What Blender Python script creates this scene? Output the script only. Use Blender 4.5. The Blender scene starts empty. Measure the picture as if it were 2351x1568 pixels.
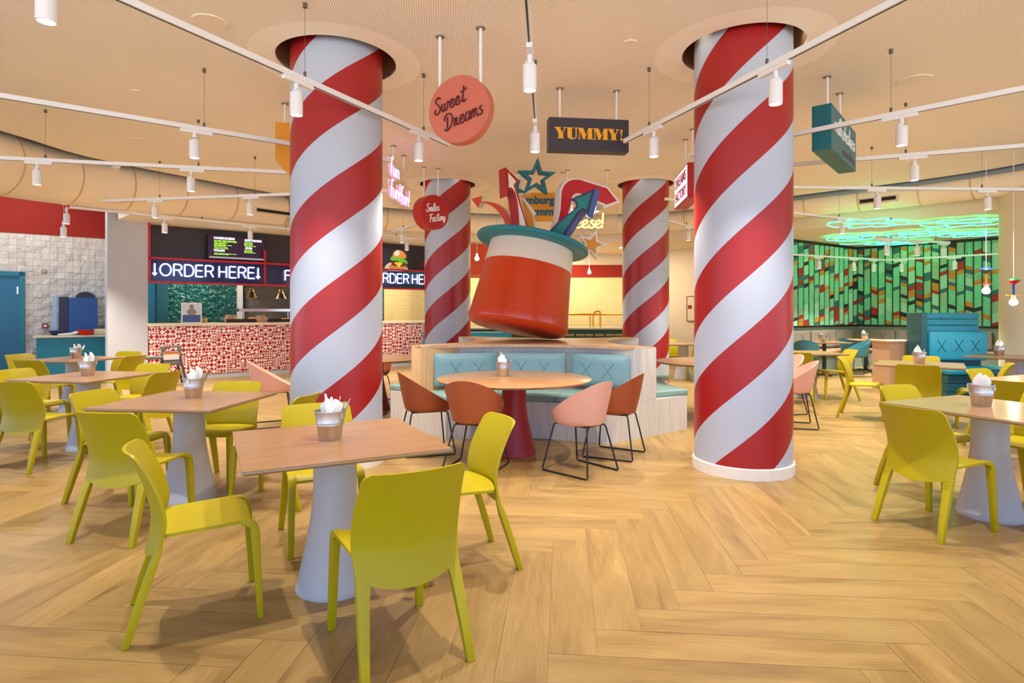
import bpy, bmesh, math, random
from mathutils import Vector, Matrix
random.seed(7)
PI = math.pi
R = math.radians
sc = bpy.context.scene
# ------------------------------------------------ camera
FPX, CAMZ, HZ = 1350.0, 1.38, 717.0
cam = bpy.data.objects.new('camera', bpy.data.cameras.new('camera'))
sc.collection.objects.link(cam)
cam.location = (0, 0, CAMZ); cam.rotation_euler = (PI/2, 0, 0)
cam.data.sensor_width = 36; cam.data.lens = 36*FPX/2351
cam.data.shift_y = -(784-HZ)/2351
cam.data.clip_end = 200; cam.data.clip_start = .05
sc.camera = cam
# ------------------------------------------------ world, daylight from the open glass front behind the camera
w = bpy.data.worlds.new('world'); sc.world = w; w.use_nodes = True
wb = w.node_tree.nodes['Background']; wb.inputs[1].default_value = 1.0
wn_, wl_ = w.node_tree.nodes, w.node_tree.links     # hazy blue sky above; pale glow added below the horizon to lift the ceiling
wt = wn_.new('ShaderNodeTexCoord'); ws = wn_.new('ShaderNodeSeparateXYZ'); wg = wn_.new('ShaderNodeMath'); wg.operation = 'GREATER_THAN'; wg.inputs[1].default_value = 0
wm = wn_.new('ShaderNodeMix'); wm.data_type = 'RGBA'; wm.inputs[6].default_value = (3.3, 3.25, 3.2, 1); wm.inputs[7].default_value = (.75, 1.15, 2.05, 1)
wl_.new(wt.outputs['Generated'], ws.inputs[0]); wl_.new(ws.outputs[2], wg.inputs[0]); wl_.new(wg.outputs[0], wm.inputs[0]); wl_.new(wm.outputs[2], wb.inputs[0])
sc.view_settings.view_transform = 'Standard'; sc.view_settings.look = 'None'
sc.view_settings.gamma = 1; sc.view_settings.use_curve_mapping = False
sc.view_settings.exposure = 0.27
SPOT_W, SPOT_COL = 48, (1, .89, .76)
col = sc.collection
# ------------------------------------------------ helpers
def lin(c):
    c = c/255
    return c/12.92 if c <= .04045 else ((c+.055)/1.055)**2.4
def rgb(r, g, b): return (lin(r), lin(g), lin(b), 1)
class MB:
    def __init__(s): s.v = []; s.f = []; s.m = []; s.mi = 0
    def add(s, vs, fs):
        o = len(s.v); s.v += [tuple(v) for v in vs]
        for f in fs: s.f.append([i+o for i in f]); s.m.append(s.mi)
        return s
    def box(s, x0, x1, y0, y1, z0, z1):
        return s.add([(x, y, z) for z in (z0, z1) for y in (y0, y1) for x in (x0, x1)],
            [(0, 2, 3, 1), (4, 5, 7, 6), (0, 1, 5, 4), (2, 6, 7, 3), (0, 4, 6, 2), (1, 3, 7, 5)])
    def lathe(s, prof, n=32, c=(0, 0), caps=True, a0=0, a1=2*PI):
        full = abs(a1-a0-2*PI) < 1e-6; m = n if full else n+1
        vs = [(c[0]+r*math.cos(a0+(a1-a0)*i/n), c[1]+r*math.sin(a0+(a1-a0)*i/n), z) for r, z in prof for i in range(m)]
        fs = []
        for k in range(len(prof)-1):
            for i in range(n):
                j = (i+1) % m
                fs.append((k*m+i, k*m+j, (k+1)*m+j, (k+1)*m+i))
        if caps and full:
            fs.append(tuple(range(m-1, -1, -1))); fs.append(tuple((len(prof)-1)*m+i for i in range(m)))
        return s.add(vs, fs)
    def prism(s, poly, z0, z1):
        n = len(poly)
        a = sum(poly[i][0]*poly[(i+1) % n][1]-poly[(i+1) % n][0]*poly[i][1] for i in range(n))
        if a < 0: poly = poly[::-1]
        vs = [(x, y, z0) for x, y in poly]+[(x, y, z1) for x, y in poly]
        fs = [tuple(range(n-1, -1, -1)), tuple(range(n, 2*n))]+[(i, (i+1) % n, n+(i+1) % n, n+i) for i in range(n)]
        return s.add(vs, fs)
    def tube(s, pts, r=.01, n=8, closed=False, caps=True):
        pts = [Vector(p) for p in pts]; N = len(pts); rs = r if isinstance(r, (list, tuple)) else [r]*N
        prev = None; rings = []
        for i, p in enumerate(pts):
            if closed: t = pts[(i+1) % N]-pts[i-1]
            else: t = pts[min(i+1, N-1)]-pts[max(i-1, 0)]
            if t.length < 1e-9: t = Vector((0, 0, 1))
            t.normalize()
            if prev is None: u = t.orthogonal().normalized()
            else:
                u = prev-t*prev.dot(t)
                if u.length < 1e-6: u = t.orthogonal()
                u.normalize()
            prev = u; v = t.cross(u)
            rings.append([p+(u*math.cos(2*PI*k/n)+v*math.sin(2*PI*k/n))*rs[i] for k in range(n)])
        vs = [q for ring in rings for q in ring]; fs = []
        for i in range(N if closed else N-1):
            j = (i+1) % N
            for k in range(n):
                l = (k+1) % n; fs.append((i*n+k, i*n+l, j*n+l, j*n+k))
        if caps and not closed:
            fs.append(tuple(range(n-1, -1, -1))); fs.append(tuple((N-1)*n+k for k in range(n)))
        return s.add(vs, fs)
    def grid(s, fn, nu, nv, th=0, fnb=None):
        a = [[Vector(fn(i/nu, j/nv)) for i in range(nu+1)] for j in range(nv+1)]
        W = nu+1; vs = [p for r in a for p in r]
        fs = [(j*W+i, j*W+i+1, (j+1)*W+i+1, (j+1)*W+i) for j in range(nv) for i in range(nu)]
        if fnb:
            b = [Vector(fnb(i/nu, j/nv)) for j in range(nv+1) for i in range(nu+1)]; o = len(vs); vs += b
            fs += [(o+j*W+i, o+(j+1)*W+i, o+(j+1)*W+i+1, o+j*W+i+1) for j in range(nv) for i in range(nu)]
            for i in range(nu):
                fs.append((i, o+i, o+i+1, i+1)); t = nv*W; fs.append((t+i, t+i+1, o+t+i+1, o+t+i))
            for j in range(nv):
                fs.append((j*W, (j+1)*W, o+(j+1)*W, o+j*W)); q = j*W+nu; fs.append((q, o+q, o+q+W, q+W))
        return s.add(vs, fs)
    def xf(s, M, i0=0):
        for i in range(i0, len(s.v)): s.v[i] = tuple(M @ Vector(s.v[i]))
        return s
    def build(s, name, mats, parent=None, smooth=False, bevel=0, seg=2, loc=None, rz=0, fix=True):
        me = bpy.data.meshes.new(name); me.from_pydata(s.v, [], s.f)
        if not isinstance(mats, (list, tuple)): mats = [mats]
        for m in mats: me.materials.append(m)
        if len(mats) > 1: me.polygons.foreach_set('material_index', s.m)
        if fix:
            bm = bmesh.new(); bm.from_mesh(me); big = [f for f in bm.faces if len(f.verts) > 40]
            if big: bmesh.ops.triangulate(bm, faces=big)
            bmesh.ops.recalc_face_normals(bm, faces=bm.faces)
            if bevel:
                es = [e for e in bm.edges if len(e.link_faces) == 2 and e.calc_face_angle(0) > R(40)]
                bmesh.ops.bevel(bm, geom=es, offset=bevel, segments=seg, profile=.5, affect='EDGES', clamp_overlap=True)
            if smooth:
                for e in bm.edges:
                    if len(e.link_faces) == 2 and e.calc_face_angle(0) > R(38): e.smooth = False
            bm.to_mesh(me); bm.free()
        if smooth: me.polygons.foreach_set('use_smooth', [True]*len(me.polygons))
        me.update()
        o = bpy.data.objects.new(name, me); col.objects.link(o)
        if parent: o.parent = parent
        if loc is not None: o.location = loc
        o.rotation_euler = (0, 0, rz)
        return o
def tag(o, label, cat, group=None):
    o['label'] = label; o['category'] = cat
    if group: o['group'] = group
    return o
def thing(name, label, cat, loc=(0, 0, 0), rz=0, group=None):
    o = bpy.data.objects.new(name, None); col.objects.link(o); o.empty_display_size = .1
    o.location = loc; o.rotation_euler = (0, 0, rz)
    return tag(o, label, cat, group)
def struct(o): o['kind'] = 'structure'; return o
def kids(o): return [c for c in col.objects if c.parent == o]
KCACHE = {}
def dup(o, parent=None, loc=None, rz=None, label=None, group=None):
    c = o.copy(); col.objects.link(c)
    if parent: c.parent = parent
    if loc is not None: c.location = loc
    if rz is not None: c.rotation_euler = (c.rotation_euler[0], c.rotation_euler[1], rz)
    if label: c['label'] = label
    if group: c['group'] = group
    if o.name not in KCACHE: KCACHE[o.name] = kids(o)
    for k in KCACHE[o.name]: dup(k, c)
    return c
def catmull(pts, k=6, closed=False):
    P = [Vector(p) for p in pts]; n = len(P); out = []
    for i in range(n if closed else n-1):
        if closed: a, b, c, d = P[i-1], P[i], P[(i+1) % n], P[(i+2) % n]
        else: a, b, c, d = P[max(i-1, 0)], P[i], P[i+1], P[min(i+2, n-1)]
        for j in range(k):
            t = j/k
            out.append(.5*((2*b)+(c-a)*t+(2*a-5*b+4*c-d)*t*t+(3*b-a-3*c+d)*t**3))
    if not closed: out.append(P[-1])
    return out
# ------------------------------------------------ materials
MATS = {}
def mat(name, c, rough=.5, metal=0, emis=None, es=0, var=.06, vs=6, bump=0, bs=40, trans=0, coat=0, alpha=1, stretch=(1, 1, 1), spec=.5):
    if name in MATS: return MATS[name]
    m = bpy.data.materials.new(name); m.use_nodes = True; MATS[name] = m
    nt = m.node_tree; N = nt.nodes; L = nt.links; b = N['Principled BSDF']
    b.inputs['Roughness'].default_value = rough; b.inputs['Metallic'].default_value = metal
    b.inputs['Transmission Weight'].default_value = trans; b.inputs['Coat Weight'].default_value = coat
    b.inputs['Specular IOR Level'].default_value = spec; b.inputs['Alpha'].default_value = alpha
    b.inputs['Base Color'].default_value = c
    if emis: b.inputs['Emission Color'].default_value = emis; b.inputs['Emission Strength'].default_value = es
    if var or bump:
        tc = N.new('ShaderNodeTexCoord'); mp = N.new('ShaderNodeMapping'); mp.inputs['Scale'].default_value = stretch
        L.new(tc.outputs['Object'], mp.inputs[0])
        if var:
            no = N.new('ShaderNodeTexNoise'); no.inputs['Scale'].default_value = vs; no.inputs['Detail'].default_value = 4
            L.new(mp.outputs[0], no.inputs[0])
            mx = N.new('ShaderNodeMix'); mx.data_type = 'RGBA'
            mx.inputs[6].default_value = [x*(1-var) for x in c[:3]]+[1]; mx.inputs[7].default_value = [min(1, x*(1+var)) for x in c[:3]]+[1]
            L.new(no.outputs[0], mx.inputs[0]); L.new(mx.outputs[2], b.inputs['Base Color'])
        if bump:
            n2 = N.new('ShaderNodeTexNoise'); n2.inputs['Scale'].default_value = bs; L.new(mp.outputs[0], n2.inputs[0])
            bu = N.new('ShaderNodeBump'); bu.inputs['Strength'].default_value = bump; bu.inputs['Distance'].default_value = .01
            L.new(n2.outputs[0], bu.inputs['Height']); L.new(bu.outputs[0], b.inputs['Normal'])
    return m
def glow(name, c, s): return mat(name, c, .5, emis=c, es=s, var=0)
def nodes(name):
    m = bpy.data.materials.new(name); m.use_nodes = True; MATS[name] = m
    return m, m.node_tree.nodes, m.node_tree.links, m.node_tree.nodes['Principled BSDF']
def mth(N, L, op, a, b=None, c=None):
    n = N.new('ShaderNodeMath'); n.operation = op
    for i, x in enumerate((a, b, c)):
        if x is None: continue
        if isinstance(x, (int, float)): n.inputs[i].default_value = x
        else: L.new(x, n.inputs[i])
    return n.outputs[0]
def mixc(N, L, f, a, b, bt='MIX'):
    n = N.new('ShaderNodeMix'); n.data_type = 'RGBA'; n.blend_type = bt
    for i, x in ((0, f), (6, a), (7, b)):
        if hasattr(x, 'links') or hasattr(x, 'is_linked'): L.new(x, n.inputs[i])
        else: n.inputs[i].default_value = x
    return n.outputs[2]
def wood(name, c1, c2, rough=.35, sx=(1, 14, 14), scale=3, coat=0, grain=.5):
    m, N, L, b = nodes(name)
    tc = N.new('ShaderNodeTexCoord'); mp = N.new('ShaderNodeMapping'); mp.inputs['Scale'].default_value = sx
    L.new(tc.outputs['Object'], mp.inputs[0])
    n1 = N.new('ShaderNodeTexNoise'); n1.inputs['Scale'].default_value = scale; n1.inputs['Detail'].default_value = 6; n1.inputs['Distortion'].default_value = grain
    L.new(mp.outputs[0], n1.inputs[0])
    cr = N.new('ShaderNodeValToRGB'); cr.color_ramp.elements[0].position = .3; cr.color_ramp.elements[1].position = .7
    cr.color_ramp.elements[0].color = c1; cr.color_ramp.elements[1].color = c2
    L.new(n1.outputs[0], cr.inputs[0]); L.new(cr.outputs[0], b.inputs['Base Color'])
    b.inputs['Roughness'].default_value = rough; b.inputs['Coat Weight'].default_value = coat; b.inputs['Coat Roughness'].default_value = .15
    return m
M_yel = mat('yellow_plastic', rgb(174, 159, 6), .42, bump=.05, bs=300, var=.03, spec=.35)
M_shw = mat('white_metal', rgb(232, 232, 234), .35, var=.02)
M_ped = mat('pale_grey_pedestal', rgb(190, 190, 190), .45, var=.03)
M_redp = mat('red_pedestal', rgb(150, 22, 34), .45, var=.03)
M_blk = mat('black_metal', rgb(22, 22, 25), .4, var=.02)
M_or = mat('orange_shell', rgb(164, 82, 46), .42, var=.03)
M_pk = mat('pink_shell', rgb(224, 170, 152), .42, var=.03)
M_bl = mat('blue_shell', rgb(52, 120, 140), .42, var=.03)
M_gy = mat('grey_shell', rgb(92, 98, 112), .42, var=.03)
M_galv = mat('galvanised_steel', rgb(200, 196, 190), .36, 1, var=.12, vs=30)
M_steel = mat('cutlery_steel', rgb(200, 200, 205), .2, 1, var=0)
M_nap = mat('paper_napkin', rgb(240, 240, 236), .8, var=.02)
M_ply = mat('plywood_edge', rgb(160, 134, 104), .5, var=.2, vs=4, stretch=(1, 1, 200))
M_top = wood('oak_tabletop', rgb(144, 106, 70), rgb(166, 128, 88), .3, (1, 16, 1), 3, .25)
M_topd = wood('walnut_tabletop', rgb(96, 66, 50), rgb(130, 96, 74), .3, (1, 16, 1), 3, .25)
M_oak = wood('pale_oak_veneer', rgb(192, 191, 188), rgb(212, 212, 208), .5, (12, 12, .6), 3)
M_oaky = wood('warm_and_lit_oak', rgb(206, 170, 120), rgb(226, 194, 146), .5, (12, 12, .6), 3)
M_otop = wood('oak_island_top', rgb(186, 148, 112), rgb(212, 178, 140), .4, (1, 12, 1), 3)
M_cush = mat('blue_leatherette', rgb(118, 160, 172), .42, var=.04, bump=.06, bs=120)
M_seat = mat('leatherette_green_sheen', rgb(126, 160, 158), .42, var=.04, bump=.06, bs=120)  # pale green reflection on the seat tops put into the leatherette colour
M_stit = mat('stitching', rgb(84, 124, 138), .7, var=0)
M_red = mat('column_red', rgb(190, 34, 34), .5)
M_cream = mat('cream_paint', rgb(220, 206, 182), .6, var=.02)
M_creamw = mat('pale_paint', rgb(188, 190, 194), .6, var=.02)
M_duct = mat('cream_duct', rgb(242, 226, 200), .45, var=.03)
M_soff = mat('soffit_paint', rgb(236, 222, 198), .7, var=.02)
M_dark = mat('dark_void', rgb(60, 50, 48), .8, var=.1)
M_black = mat('dark_panel', rgb(44, 42, 52), .35, var=.05)
M_wallred = mat('wall_red', rgb(146, 24, 3), .8, var=.03)
M_teal = mat('teal_paint', rgb(10, 118, 140), .4, var=.04)
M_teald = mat('teal_dark', rgb(14, 84, 100), .45, var=.04)
# floor planks
def floor_mat():
    m, N, L, b = nodes('oak_plank_floor')
    uv = N.new('ShaderNodeUVMap'); at = N.new('ShaderNodeAttribute'); at.attribute_name = 'plank'
    mp = N.new('ShaderNodeMapping'); mp.inputs['Scale'].default_value = (.8, 5, 1); L.new(uv.outputs[0], mp.inputs[0])
    n1 = N.new('ShaderNodeTexNoise'); n1.inputs['Scale'].default_value = 1.6; n1.inputs['Detail'].default_value = 7; n1.inputs['Distortion'].default_value = 1.0
    L.new(mp.outputs[0], n1.inputs[0])
    mp2 = N.new('ShaderNodeMapping'); mp2.inputs['Scale'].default_value = (3, 70, 1); L.new(uv.outputs[0], mp2.inputs[0])
    n2 = N.new('ShaderNodeTexNoise'); n2.inputs['Scale'].default_value = 2; n2.inputs['Detail'].default_value = 4; L.new(mp2.outputs[0], n2.inputs[0])
    cr = N.new('ShaderNodeValToRGB'); e = cr.color_ramp.elements
    e[0].position = .25; e[0].color = rgb(124, 96, 54); e[1].position = .75; e[1].color = rgb(164, 136, 84)
    x = e.new(.45); x.color = rgb(149, 120, 71)
    L.new(n1.outputs[0], cr.inputs[0])
    g = mixc(N, L, .45, cr.outputs[0], n2.outputs[0], 'SOFT_LIGHT')
    v = mth(N, L, 'MULTIPLY_ADD', at.outputs['Fac'], .16, .91)
    hs = N.new('ShaderNodeHueSaturation'); L.new(v, hs.inputs['Value']); L.new(g, hs.inputs['Color'])
    # knots
    vo = N.new('ShaderNodeTexVoronoi'); vo.inputs['Scale'].default_value = 1.1
    mp3 = N.new('ShaderNodeMapping'); mp3.inputs['Scale'].default_value = (.9, 2.2, 1); L.new(uv.outputs[0], mp3.inputs[0]); L.new(mp3.outputs[0], vo.inputs[0])
    k = mth(N, L, 'SMOOTH_MIN', mth(N, L, 'MULTIPLY', vo.outputs['Distance'], 9), 1, .3)
    kk = mixc(N, L, k, rgb(150, 100, 58), (1, 1, 1, 1))
    c = mixc(N, L, .35, hs.outputs[0], kk, 'MULTIPLY')
    L.new(c, b.inputs['Base Color']); b.inputs['Roughness'].default_value = .36
    bu = N.new('ShaderNodeBump'); bu.inputs['Strength'].default_value = .15; bu.inputs['Distance'].default_value = .004
    L.new(n2.outputs[0], bu.inputs['Height']); L.new(bu.outputs[0], b.inputs['Normal'])
    return m
M_floor = floor_mat(); M_groove = mat('floor_joint', rgb(150, 116, 78), .8, var=0)
COLS = [(-1.62, 5.45, .41), (2.045, 5.22, .41), (-1.17, 10.7, .415), (2.43, 10.7, .415)]
def ceil_mat():
    m, N, L, b = nodes('perforated_ceiling')
    tc = N.new('ShaderNodeTexCoord'); sp = N.new('ShaderNodeSeparateXYZ')
    mp = N.new('ShaderNodeMapping'); mp.inputs['Rotation'].default_value = (0, 0, R(-7)); L.new(tc.outputs['Object'], mp.inputs[0]); L.new(mp.outputs[0], sp.inputs[0])
    p = .0185
    fx = mth(N, L, 'SUBTRACT', mth(N, L, 'FRACT', mth(N, L, 'DIVIDE', sp.outputs[0], p)), .5)
    fy = mth(N, L, 'SUBTRACT', mth(N, L, 'FRACT', mth(N, L, 'DIVIDE', sp.outputs[1], p)), .5)
    d = mth(N, L, 'SQRT', mth(N, L, 'ADD', mth(N, L, 'MULTIPLY', fx, fx), mth(N, L, 'MULTIPLY', fy, fy)))
    hole = mth(N, L, 'LESS_THAN', d, .235)
    mask = None
    for (x, y, r) in COLS:
        vm = N.new('ShaderNodeVectorMath'); vm.operation = 'DISTANCE'; L.new(tc.outputs['Object'], vm.inputs[0]); vm.inputs[1].default_value = (x, y, 3.70)
        q = mth(N, L, 'GREATER_THAN', vm.outputs['Value'], .76)
        mask = q if mask is None else mth(N, L, 'MULTIPLY', mask, q)
    f = mth(N, L, 'MULTIPLY', hole, mask)
    c = mixc(N, L, f, rgb(254, 247, 236), rgb(178, 152, 124))
    L.new(c, b.inputs['Base Color']); b.inputs['Roughness'].default_value = .8
    return m
M_ceil = ceil_mat()
def tile_mat(name, c, size, grout, rough=.12, bump=.5, bs=9, axis='x', vary=.1, brick=0):
    # object space: u = local x, v = local z
    m, N, L, b = nodes(name)
    tc = N.new('ShaderNodeTexCoord'); sp = N.new('ShaderNodeSeparateXYZ'); L.new(tc.outputs['Object'], sp.inputs[0])
    cb = N.new('ShaderNodeCombineXYZ'); L.new(sp.outputs[0], cb.inputs[0]); L.new(sp.outputs[2], cb.inputs[1])
    br = N.new('ShaderNodeTexBrick'); br.offset = brick; br.inputs['Scale'].default_value = 1
    br.inputs['Brick Width'].default_value = size; br.inputs['Row Height'].default_value = size
    br.inputs['Mortar Size'].default_value = .003; br.inputs['Mortar Smooth'].default_value = .3
    br.inputs['Color1'].default_value = [x*(1-vary) for x in c[:3]]+[1]; br.inputs['Color2'].default_value = [min(1, x*(1+vary)) for x in c[:3]]+[1]; br.inputs['Mortar'].default_value = grout
    L.new(cb.outputs[0], br.inputs[0]); L.new(br.outputs[0], b.inputs['Base Color'])
    b.inputs['Roughness'].default_value = rough
    no = N.new('ShaderNodeTexNoise'); no.inputs['Scale'].default_value = bs; no.inputs['Detail'].default_value = 2; L.new(tc.outputs['Object'], no.inputs[0])
    h = mth(N, L, 'SUBTRACT', mth(N, L, 'MULTIPLY', no.outputs[0], 3.5), br.outputs['Fac'])
    bu = N.new('ShaderNodeBump'); bu.inputs['Strength'].default_value = bump; bu.inputs['Distance'].default_value = .035
    L.new(h, bu.inputs['Height']); L.new(bu.outputs[0], b.inputs['Normal'])
    return m
M_tilew = tile_mat('glazed_white_tile', rgb(206, 200, 190), .13, rgb(165, 152, 134), .07, .55, 6)
M_tilet = tile_mat('glazed_teal_tile', rgb(10, 92, 90), .13, rgb(20, 60, 60), .06, 1, 9)
M_tileg = tile_mat('glazed_grey_tile', rgb(112, 108, 100), .13, rgb(80, 78, 74), .15, .5, 8)
M_tiley = tile_mat('cream_yellow_tile', rgb(232, 212, 150), .1, rgb(205, 180, 120), .25, .12, 8, vary=.03)
def pat_mat():
    # red and white triangle pattern tiles in local x, z
    m, N, L, b = nodes('red_white_pattern_tile')
    tc = N.new('ShaderNodeTexCoord'); sp = N.new('ShaderNodeSeparateXYZ'); L.new(tc.outputs['Object'], sp.inputs[0])
    S = .047
    u = mth(N, L, 'DIVIDE', sp.outputs[0], S); v = mth(N, L, 'DIVIDE', sp.outputs[2], S)
    iu = mth(N, L, 'FLOOR', u); iv = mth(N, L, 'FLOOR', v); fu = mth(N, L, 'FRACT', u); fv = mth(N, L, 'FRACT', v)
    cb = N.new('ShaderNodeCombineXYZ'); L.new(iu, cb.inputs[0]); L.new(iv, cb.inputs[1])
    # pairs: parity flips the diagonal so neighbours form diamonds, arrows and hourglasses
    bx = N.new('ShaderNodeCombineXYZ'); L.new(mth(N, L, 'FLOOR', mth(N, L, 'DIVIDE', iu, 2)), bx.inputs[0]); L.new(mth(N, L, 'FLOOR', mth(N, L, 'DIVIDE', iv, 2)), bx.inputs[1])
    wn = N.new('ShaderNodeTexWhiteNoise'); wn.noise_dimensions = '2D'; L.new(bx.outputs[0], wn.inputs[0])
    pu = mth(N, L, 'PINGPONG', u, 1); pv = mth(N, L, 'PINGPONG', v, 1)
    s2 = N.new('ShaderNodeSeparateColor'); L.new(wn.outputs['Color'], s2.inputs[0])
    a = mth(N, L, 'GREATER_THAN', mth(N, L, 'ADD', pu, pv), 1)                       # diamond
    c_ = mth(N, L, 'GREATER_THAN', fu, fv)                                           # pinwheel
    d = mth(N, L, 'GREATER_THAN', pv, fu)                                            # arrows
    k1 = mth(N, L, 'GREATER_THAN', s2.outputs[0], .45); k2 = mth(N, L, 'GREATER_THAN', s2.outputs[1], .5); k3 = mth(N, L, 'GREATER_THAN', s2.outputs[2], .5)
    t = mth(N, L, 'ADD', mth(N, L, 'MULTIPLY', c_, k2), mth(N, L, 'MULTIPLY', d, mth(N, L, 'SUBTRACT', 1, k2)))
    t = mth(N, L, 'ADD', mth(N, L, 'MULTIPLY', t, k1), mth(N, L, 'MULTIPLY', a, mth(N, L, 'SUBTRACT', 1, k1)))
    t = mth(N, L, 'ABSOLUTE', mth(N, L, 'SUBTRACT', t, k3))
    L.new(mixc(N, L, t, rgb(232, 222, 208), rgb(166, 22, 40)), b.inputs['Base Color'])
    b.inputs['Roughness'].default_value = .3
    return m
M_pat = pat_mat()
def stripe_mat(P, nm, turns):
    m, N, L, b = nodes(nm)
    tc = N.new('ShaderNodeTexCoord'); sp = N.new('ShaderNodeSeparateXYZ'); L.new(tc.outputs['Object'], sp.inputs[0])
    an = mth(N, L, 'ARCTAN2', sp.outputs[1], sp.outputs[0])
    t = mth(N, L, 'ADD', mth(N, L, 'MULTIPLY', an, -turns/(2*PI)), mth(N, L, 'DIVIDE', sp.outputs[2], P))
    f = mth(N, L, 'GREATER_THAN', mth(N, L, 'FRACT', mth(N, L, 'ADD', t, 10)), .5)
    c = mixc(N, L, f, rgb(180, 189, 206), rgb(160, 24, 26))
    L.new(c, b.inputs['Base Color']); b.inputs['Roughness'].default_value = .38
    return m
M_STR = [stripe_mat(.885, 'candy_stripe_%s' % nm_, tn) for nm_, tn in (('left', 2.24), ('right', 2.62), ('far', 2.39))]
def at(px, py, Y): return Vector(((px-1175.5)*Y/FPX, Y, CAMZ-(py-HZ)*Y/FPX))
def at_z(px, py, z):
    Y = (CAMZ-z)*FPX/(py-HZ); return at(px, py, Y)
# ================================================ FLOOR
def floor():
    wd, ln = .2, 1.2; a = R(-5)
    mb = MB(); me_uv = []; val = []
    ca, sa = math.cos(a), math.sin(a); ox, oy = .513+.05, 2.563-.02
    rnd = random.Random(3); g = .0008
    for k in range(-110, 115):
        for t in range(-12, 13):
            for kind in (0, 1):
                if kind == 0: x0, y0, x1, y1 = k*wd+t*2*ln, k*wd, k*wd+ln+t*2*ln, (k+1)*wd
                else: x0, y0, x1, y1 = k*wd+t*2*ln, (k+1)*wd, (k+1)*wd+t*2*ln, (k+1)*wd+ln
                cx, cy = (x0+x1)/2, (y0+y1)/2
                X = ox+cx*ca-cy*sa; Y = oy+cx*sa+cy*ca
                if X < -15 or X > 14.5 or Y < -3.5 or Y > 20.5: continue
                q = [(x0+g, y0+g), (x1-g, y0+g), (x1-g, y1-g), (x0+g, y1-g)]
                mb.add([(ox+x*ca-y*sa, oy+x*sa+y*ca, 0) for x, y in q], [(0, 1, 2, 3)])
                du, dv = rnd.random()*50, rnd.random()*50
                L_, W_ = ln, wd
                uv = [(0, 0), (L_, 0), (L_, W_), (0, W_)] if kind == 0 else [(0, W_), (0, 0), (L_, 0), (L_, W_)]
                me_uv += [(u+du, v+dv) for u, v in uv]; val.append(rnd.random())
    mb.mi = 1; mb.add([(-16, -4, -.004), (15.5, -4, -.004), (15.5, 21, -.004), (-16, 21, -.004)], [(0, 1, 2, 3)])
    me_uv += [(0, 0)]*4; val.append(.5)
    o = mb.build('floor', [M_floor, M_groove], fix=False)
    uvl = o.data.uv_layers.new(name='UVMap'); uvl.data.foreach_set('uv', [c for p in me_uv for c in p])
    at_ = o.data.attributes.new('plank', 'FLOAT', 'FACE'); at_.data.foreach_set('value', val)
    struct(o)
floor()
# ================================================ CEILING
CZ = 3.70; SOF = 3.15
EARC = [(-8.6, -3), (-8.3, 1), (-7.7, 3.5), (-7.1, 5.5), (-6.54, 7.51), (-6.33, 8.77), (-5.52, 10.14), (-4.39, 11.73), (-2.7, 13.1), (-.77, 13.8), (1.2, 13.95), (3.1, 13.8), (4.5, 12.9), (5.69, 11.64), (7.1, 10.37), (7.98, 9.16), (8.8, 7), (9.6, 4.5), (10.3, 1), (10.6, -3)]
EA = [(p.x, p.y) for p in catmull([(x, y, 0) for x, y in EARC], 4)]
def offset(poly, d):
    out = []
    for i, p in enumerate(poly):
        a = poly[max(i-1, 0)]; b = poly[min(i+1, len(poly)-1)]
        t = Vector((b[0]-a[0], b[1]-a[1])).normalized(); out.append((p[0]-t.y*d, p[1]+t.x*d))
    return out
def fill(loops, z, name, m, th=0):
    bm = bmesh.new(); es = []
    for lp in loops:
        vs = [bm.verts.new((x, y, z)) for x, y in lp]
        for i in range(len(vs)): es.append(bm.edges.new((vs[i], vs[(i+1) % len(vs)])))
    bmesh.ops.triangle_fill(bm, edges=es, use_beauty=True)
    if th:
        r = bmesh.ops.extrude_face_region(bm, geom=list(bm.faces)); bmesh.ops.translate(bm, vec=(0, 0, th), verts=[v for v in r['geom'] if isinstance(v, bmesh.types.BMVert)])
        bmesh.ops.recalc_face_normals(bm, faces=bm.faces)
    me = bpy.data.meshes.new(name); bm.to_mesh(me); bm.free(); me.materials.append(m)
    o = bpy.data.objects.new(name, me); col.objects.link(o); return o
HOLE = [.535, .515, .5, .5]
loops = [EA]+[[(x+HOLE[i]*math.cos(2*PI*k/64), y+HOLE[i]*math.sin(2*PI*k/64)) for k in range(64)] for i, (x, y, r) in enumerate(COLS)]
struct(fill(loops, CZ, 'ceiling', M_ceil, .03))
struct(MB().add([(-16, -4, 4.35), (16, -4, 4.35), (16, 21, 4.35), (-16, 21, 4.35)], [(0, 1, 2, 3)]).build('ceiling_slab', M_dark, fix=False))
for i, (x, y, r) in enumerate(COLS):
    h = HOLE[i]
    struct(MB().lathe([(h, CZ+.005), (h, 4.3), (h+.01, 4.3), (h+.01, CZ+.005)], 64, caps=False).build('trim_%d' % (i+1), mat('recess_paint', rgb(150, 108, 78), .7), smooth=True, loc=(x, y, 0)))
# outer soffit, lower, from the arc outwards, and the upright fascia behind the ducts
FA = offset(EA, .95)
i0 = min(range(len(FA)), key=lambda i: (FA[i][0]+6.9)**2+(FA[i][1]-10.6)**2); fs = FA[i0:]
sof_poly = [(-7.5, 11.2)]+fs+[(16, -3), (16, 20.8), (-10.4, 20.8), (-10.4, 14.9)]
struct(fill([sof_poly], SOF, 'ceiling_soffit', M_soff))
mb = MB(); pp = [(-7.5, 11.2)]+fs
mb.add([(x, y, SOF) for x, y in pp]+[(x, y, 4.34) for x, y in pp], [(i, i+1, len(pp)+i+1, len(pp)+i) for i in range(len(pp)-1)])
struct(mb.build('wall_fascia', M_soff, fix=False))
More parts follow.
